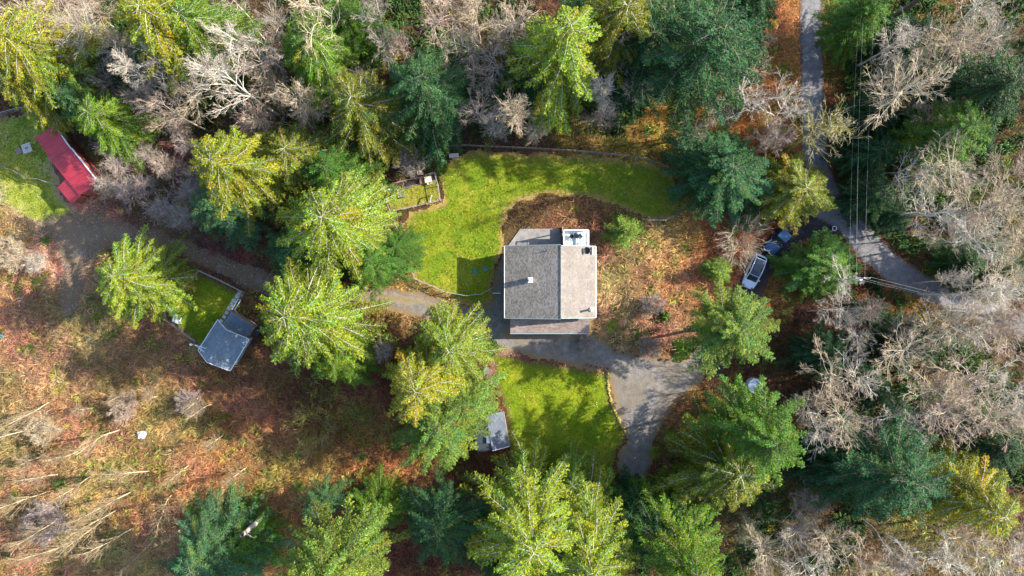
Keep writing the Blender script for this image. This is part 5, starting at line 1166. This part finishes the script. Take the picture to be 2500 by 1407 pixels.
# greenhouse
def cab_ring(x, hwb, hwt, zb, zt): return [(x, -hwb, zb), (x, -hwt, zt - .04), (x, -hwt * .7, zt), (x, hwt * .7, zt), (x, hwt, zt - .04), (x, hwb, zb)]
b = MB(); b.loft([cab_ring(x, a_, c_, .85, z) for x, a_, c_, z in ((-2.2, .72, .68, 1.0), (-1.7, .84, .66, 1.36), (-1.0, .88, .68, 1.52), (-.1, .89, .69, 1.57), (.55, .88, .66, 1.46), (1.15, .84, .68, 1.08), (1.38, .78, .7, .90))])
b.build('glasshouse', M['glass'], car, smooth=False)
b = MB()
for s_ in (-1, 1):
    pts = [(-2.15, .70, 1.03), (-1.7, .70, 1.38), (-1.0, .72, 1.53), (-.1, .73, 1.58), (.55, .71, 1.47), (1.2, .75, 1.05), (1.4, .78, .92)]
    for a_, c_ in zip(pts[:-1], pts[1:]): b.bar((a_[0], s_ * a_[1], a_[2]), (c_[0], s_ * c_[1], c_[2]), .10, .07)
b.bar((-2.1, -.7, 1.04), (-2.1, .7, 1.04), .16, .08); b.bar((-1.72, -.68, 1.385), (-1.72, .68, 1.385), .12, .06)
b.build('roof_frame', M['carwhite'], car)
b = MB(); b.bar((.62, -.64, 1.46), (.62, .64, 1.46), .05, .03); b.build('roof_bar', M['tarp'], car)
for s_ in (-1, 1):
    MB().box((.95, s_ * 1.02, 1.0), (.16, .18, .12)).build('mirror', M['carwhite'], car, bevel=.03)
    MB().box((2.13, s_ * .6, .72), (.30, .22, .08), s_ * -.45).build('headlight', M['glass'], car); MB().box((-2.3, s_ * .6, .9), (.08, .34, .1)).build('taillight', plain('red_lamp_lens', (.4, .01, .01), .3), car)
wheels(car, (-1.42, 1.45), .84)
# pickup
p = at(1907, 580, .9); d = math.atan2(-.74, -.67)
tk = empty('pickup_truck', (p[0], p[1], .012), d); tag(tk, 'blue pickup truck with open bed parked above the white car', 'pickup truck')
b = MB(); b.loft([ring_body(x, hw, .35, zt, .08) for x, hw, zt in ((.95, .90, 1.05), (1.3, .91, 1.06), (2.2, .88, 1.0), (2.55, .78, .9), (2.65, .6, .8))]); b.build('hood', M['carblue'], tk, smooth=True)
b = MB(); b.box((-.0, 0, .7), (1.9, 1.82, .68)); b.build('body', M['carblue'], tk, bevel=.04)
b = MB(); b.loft([cab_ring(x, a_, c_, 1.04, z) for x, a_, c_, z in ((-.95, .84, .76, 1.5), (-.85, .86, .76, 1.72), (-.2, .87, .77, 1.78), (.45, .86, .75, 1.70), (1.05, .82, .74, 1.12))]); b.build('glasshouse', M['glass'], tk)
MB().box((-.2, 0, 1.79), (1.15, 1.45, .05)).build('roof', M['carblue'], tk, bevel=.02)
b = MB(); b.box((-1.8, 0, .62), (1.68, 1.7, .08)); b.build('bed_floor', M['black'], tk)
for s_ in (-1, 1): MB().box((-1.82, s_ * .88, .78), (1.76, .09, .56)).build('bed_side', M['carblue'], tk, bevel=.02); MB().box((.9, s_ * 1.02, 1.2), (.14, .2, .16)).build('mirror', M['black'], tk); MB().box((2.6, s_ * .6, .82), (.12, .3, .12)).build('headlight', M['white'], tk)
MB().box((-2.68, 0, .78), (.09, 1.66, .56)).build('tailgate', M['carblue'], tk, bevel=.02); MB().box((-2.82, 0, .5), (.14, 1.7, .14)).build('bumper', M['metal'], tk)
MB().box((-1.0, 0, 1.08), (.06, 1.7, .1)).build('bed_rail', M['metal'], tk)
wheels(tk, (-1.75, 1.65), .82, .38)
# bin at driveway mouth
p = at(2037, 558, .7); e = empty('rubbish_bin', (p[0], p[1], .02)); tag(e, 'round black bin with pale rim where the driveway meets the road', 'bin')
MB().cyl((0, 0, 0), .24, .7, 18, .29).build('body', M['black'], e); b = MB(); n = 20
for (rr, zz) in ((.33, .70), (.33, .75), (.25, .75), (.25, .70)): b.v += [(rr * math.cos(2 * math.pi * i / n), rr * math.sin(2 * math.pi * i / n), zz) for i in range(n)]
b.f = [(k_ * n + i, k_ * n + (i + 1) % n, ((k_ + 1) % 4) * n + (i + 1) % n, ((k_ + 1) % 4) * n + i) for k_ in range(4) for i in range(n)]; b.build('rim', M['white'], e)

# ---------------------------------------------------------------- utility pole and wires
PH = 10.0; p = at(2111, 679, PH); pole = empty('utility_pole', (p[0], p[1], 0)); tag(pole, 'wooden utility pole with crossarm at the lower side of the road bend', 'utility pole')
MB().cyl((0, 0, 0), .16, PH, 12, .11).build('mast', M['greywood'], pole)
MB().box((0, 0, PH - .5), (1.9, .12, .12)).build('crossarm', M['greywood'], pole); MB().cyl((.38, -.1, PH - 2.4), .24, .8, 14).build('transformer', M['metal'], pole)
for x in (-.85, .15, .85): MB().cyl((x, 0, PH - .44), .05, .18, 8, .03).build('insulator', M['white'], pole)
def wire(a, c2, sag, r, label, cols=None):
    a, c2 = Vector(a), Vector(c2); K = 24; pth = np.array([[tuple(a.lerp(c2, i / K) - Vector((0, 0, 4 * sag * (i / K) * (1 - i / K)))) for i in range(K + 1)]])
    v, f = tubes(pth, r, r, 5); o = npmesh('power_line', v, f, M['wire'], smooth=True); tag(o, label, 'wire', 'overhead power lines'); return o
top = lambda px, py: at(px, py, 9.6)
wire((p[0] + .15, p[1], PH - .25), top(2146, -150), .5, .010, 'pale overhead wire running up the picture right of the road, brightest')
wire((p[0] - .85, p[1], PH - .25), top(2118, -150), .6, .013, 'faint overhead wire left of the bright one above the road')
wire((p[0] - .85, p[1], PH - 2), at(2108, -150, 8), .6, .010, 'faintest overhead wire, leftmost of three running up the picture')
wire((p[0] + .85, p[1] + .1, PH - .25), at(2640, 800, 9.5), .5, .013, 'upper pale overhead wire from the pole towards the right edge')
wire((p[0] + .15, p[1] - .1, PH - .25), at(2640, 806, 9.3), .6, .013, 'middle pale overhead wire from the pole towards the right edge')
wire((p[0] + .1, p[1] - .1, PH - 2), at(2640, 806, 7.6), .8, .012, 'lowest thin overhead wire from the pole towards the right edge')
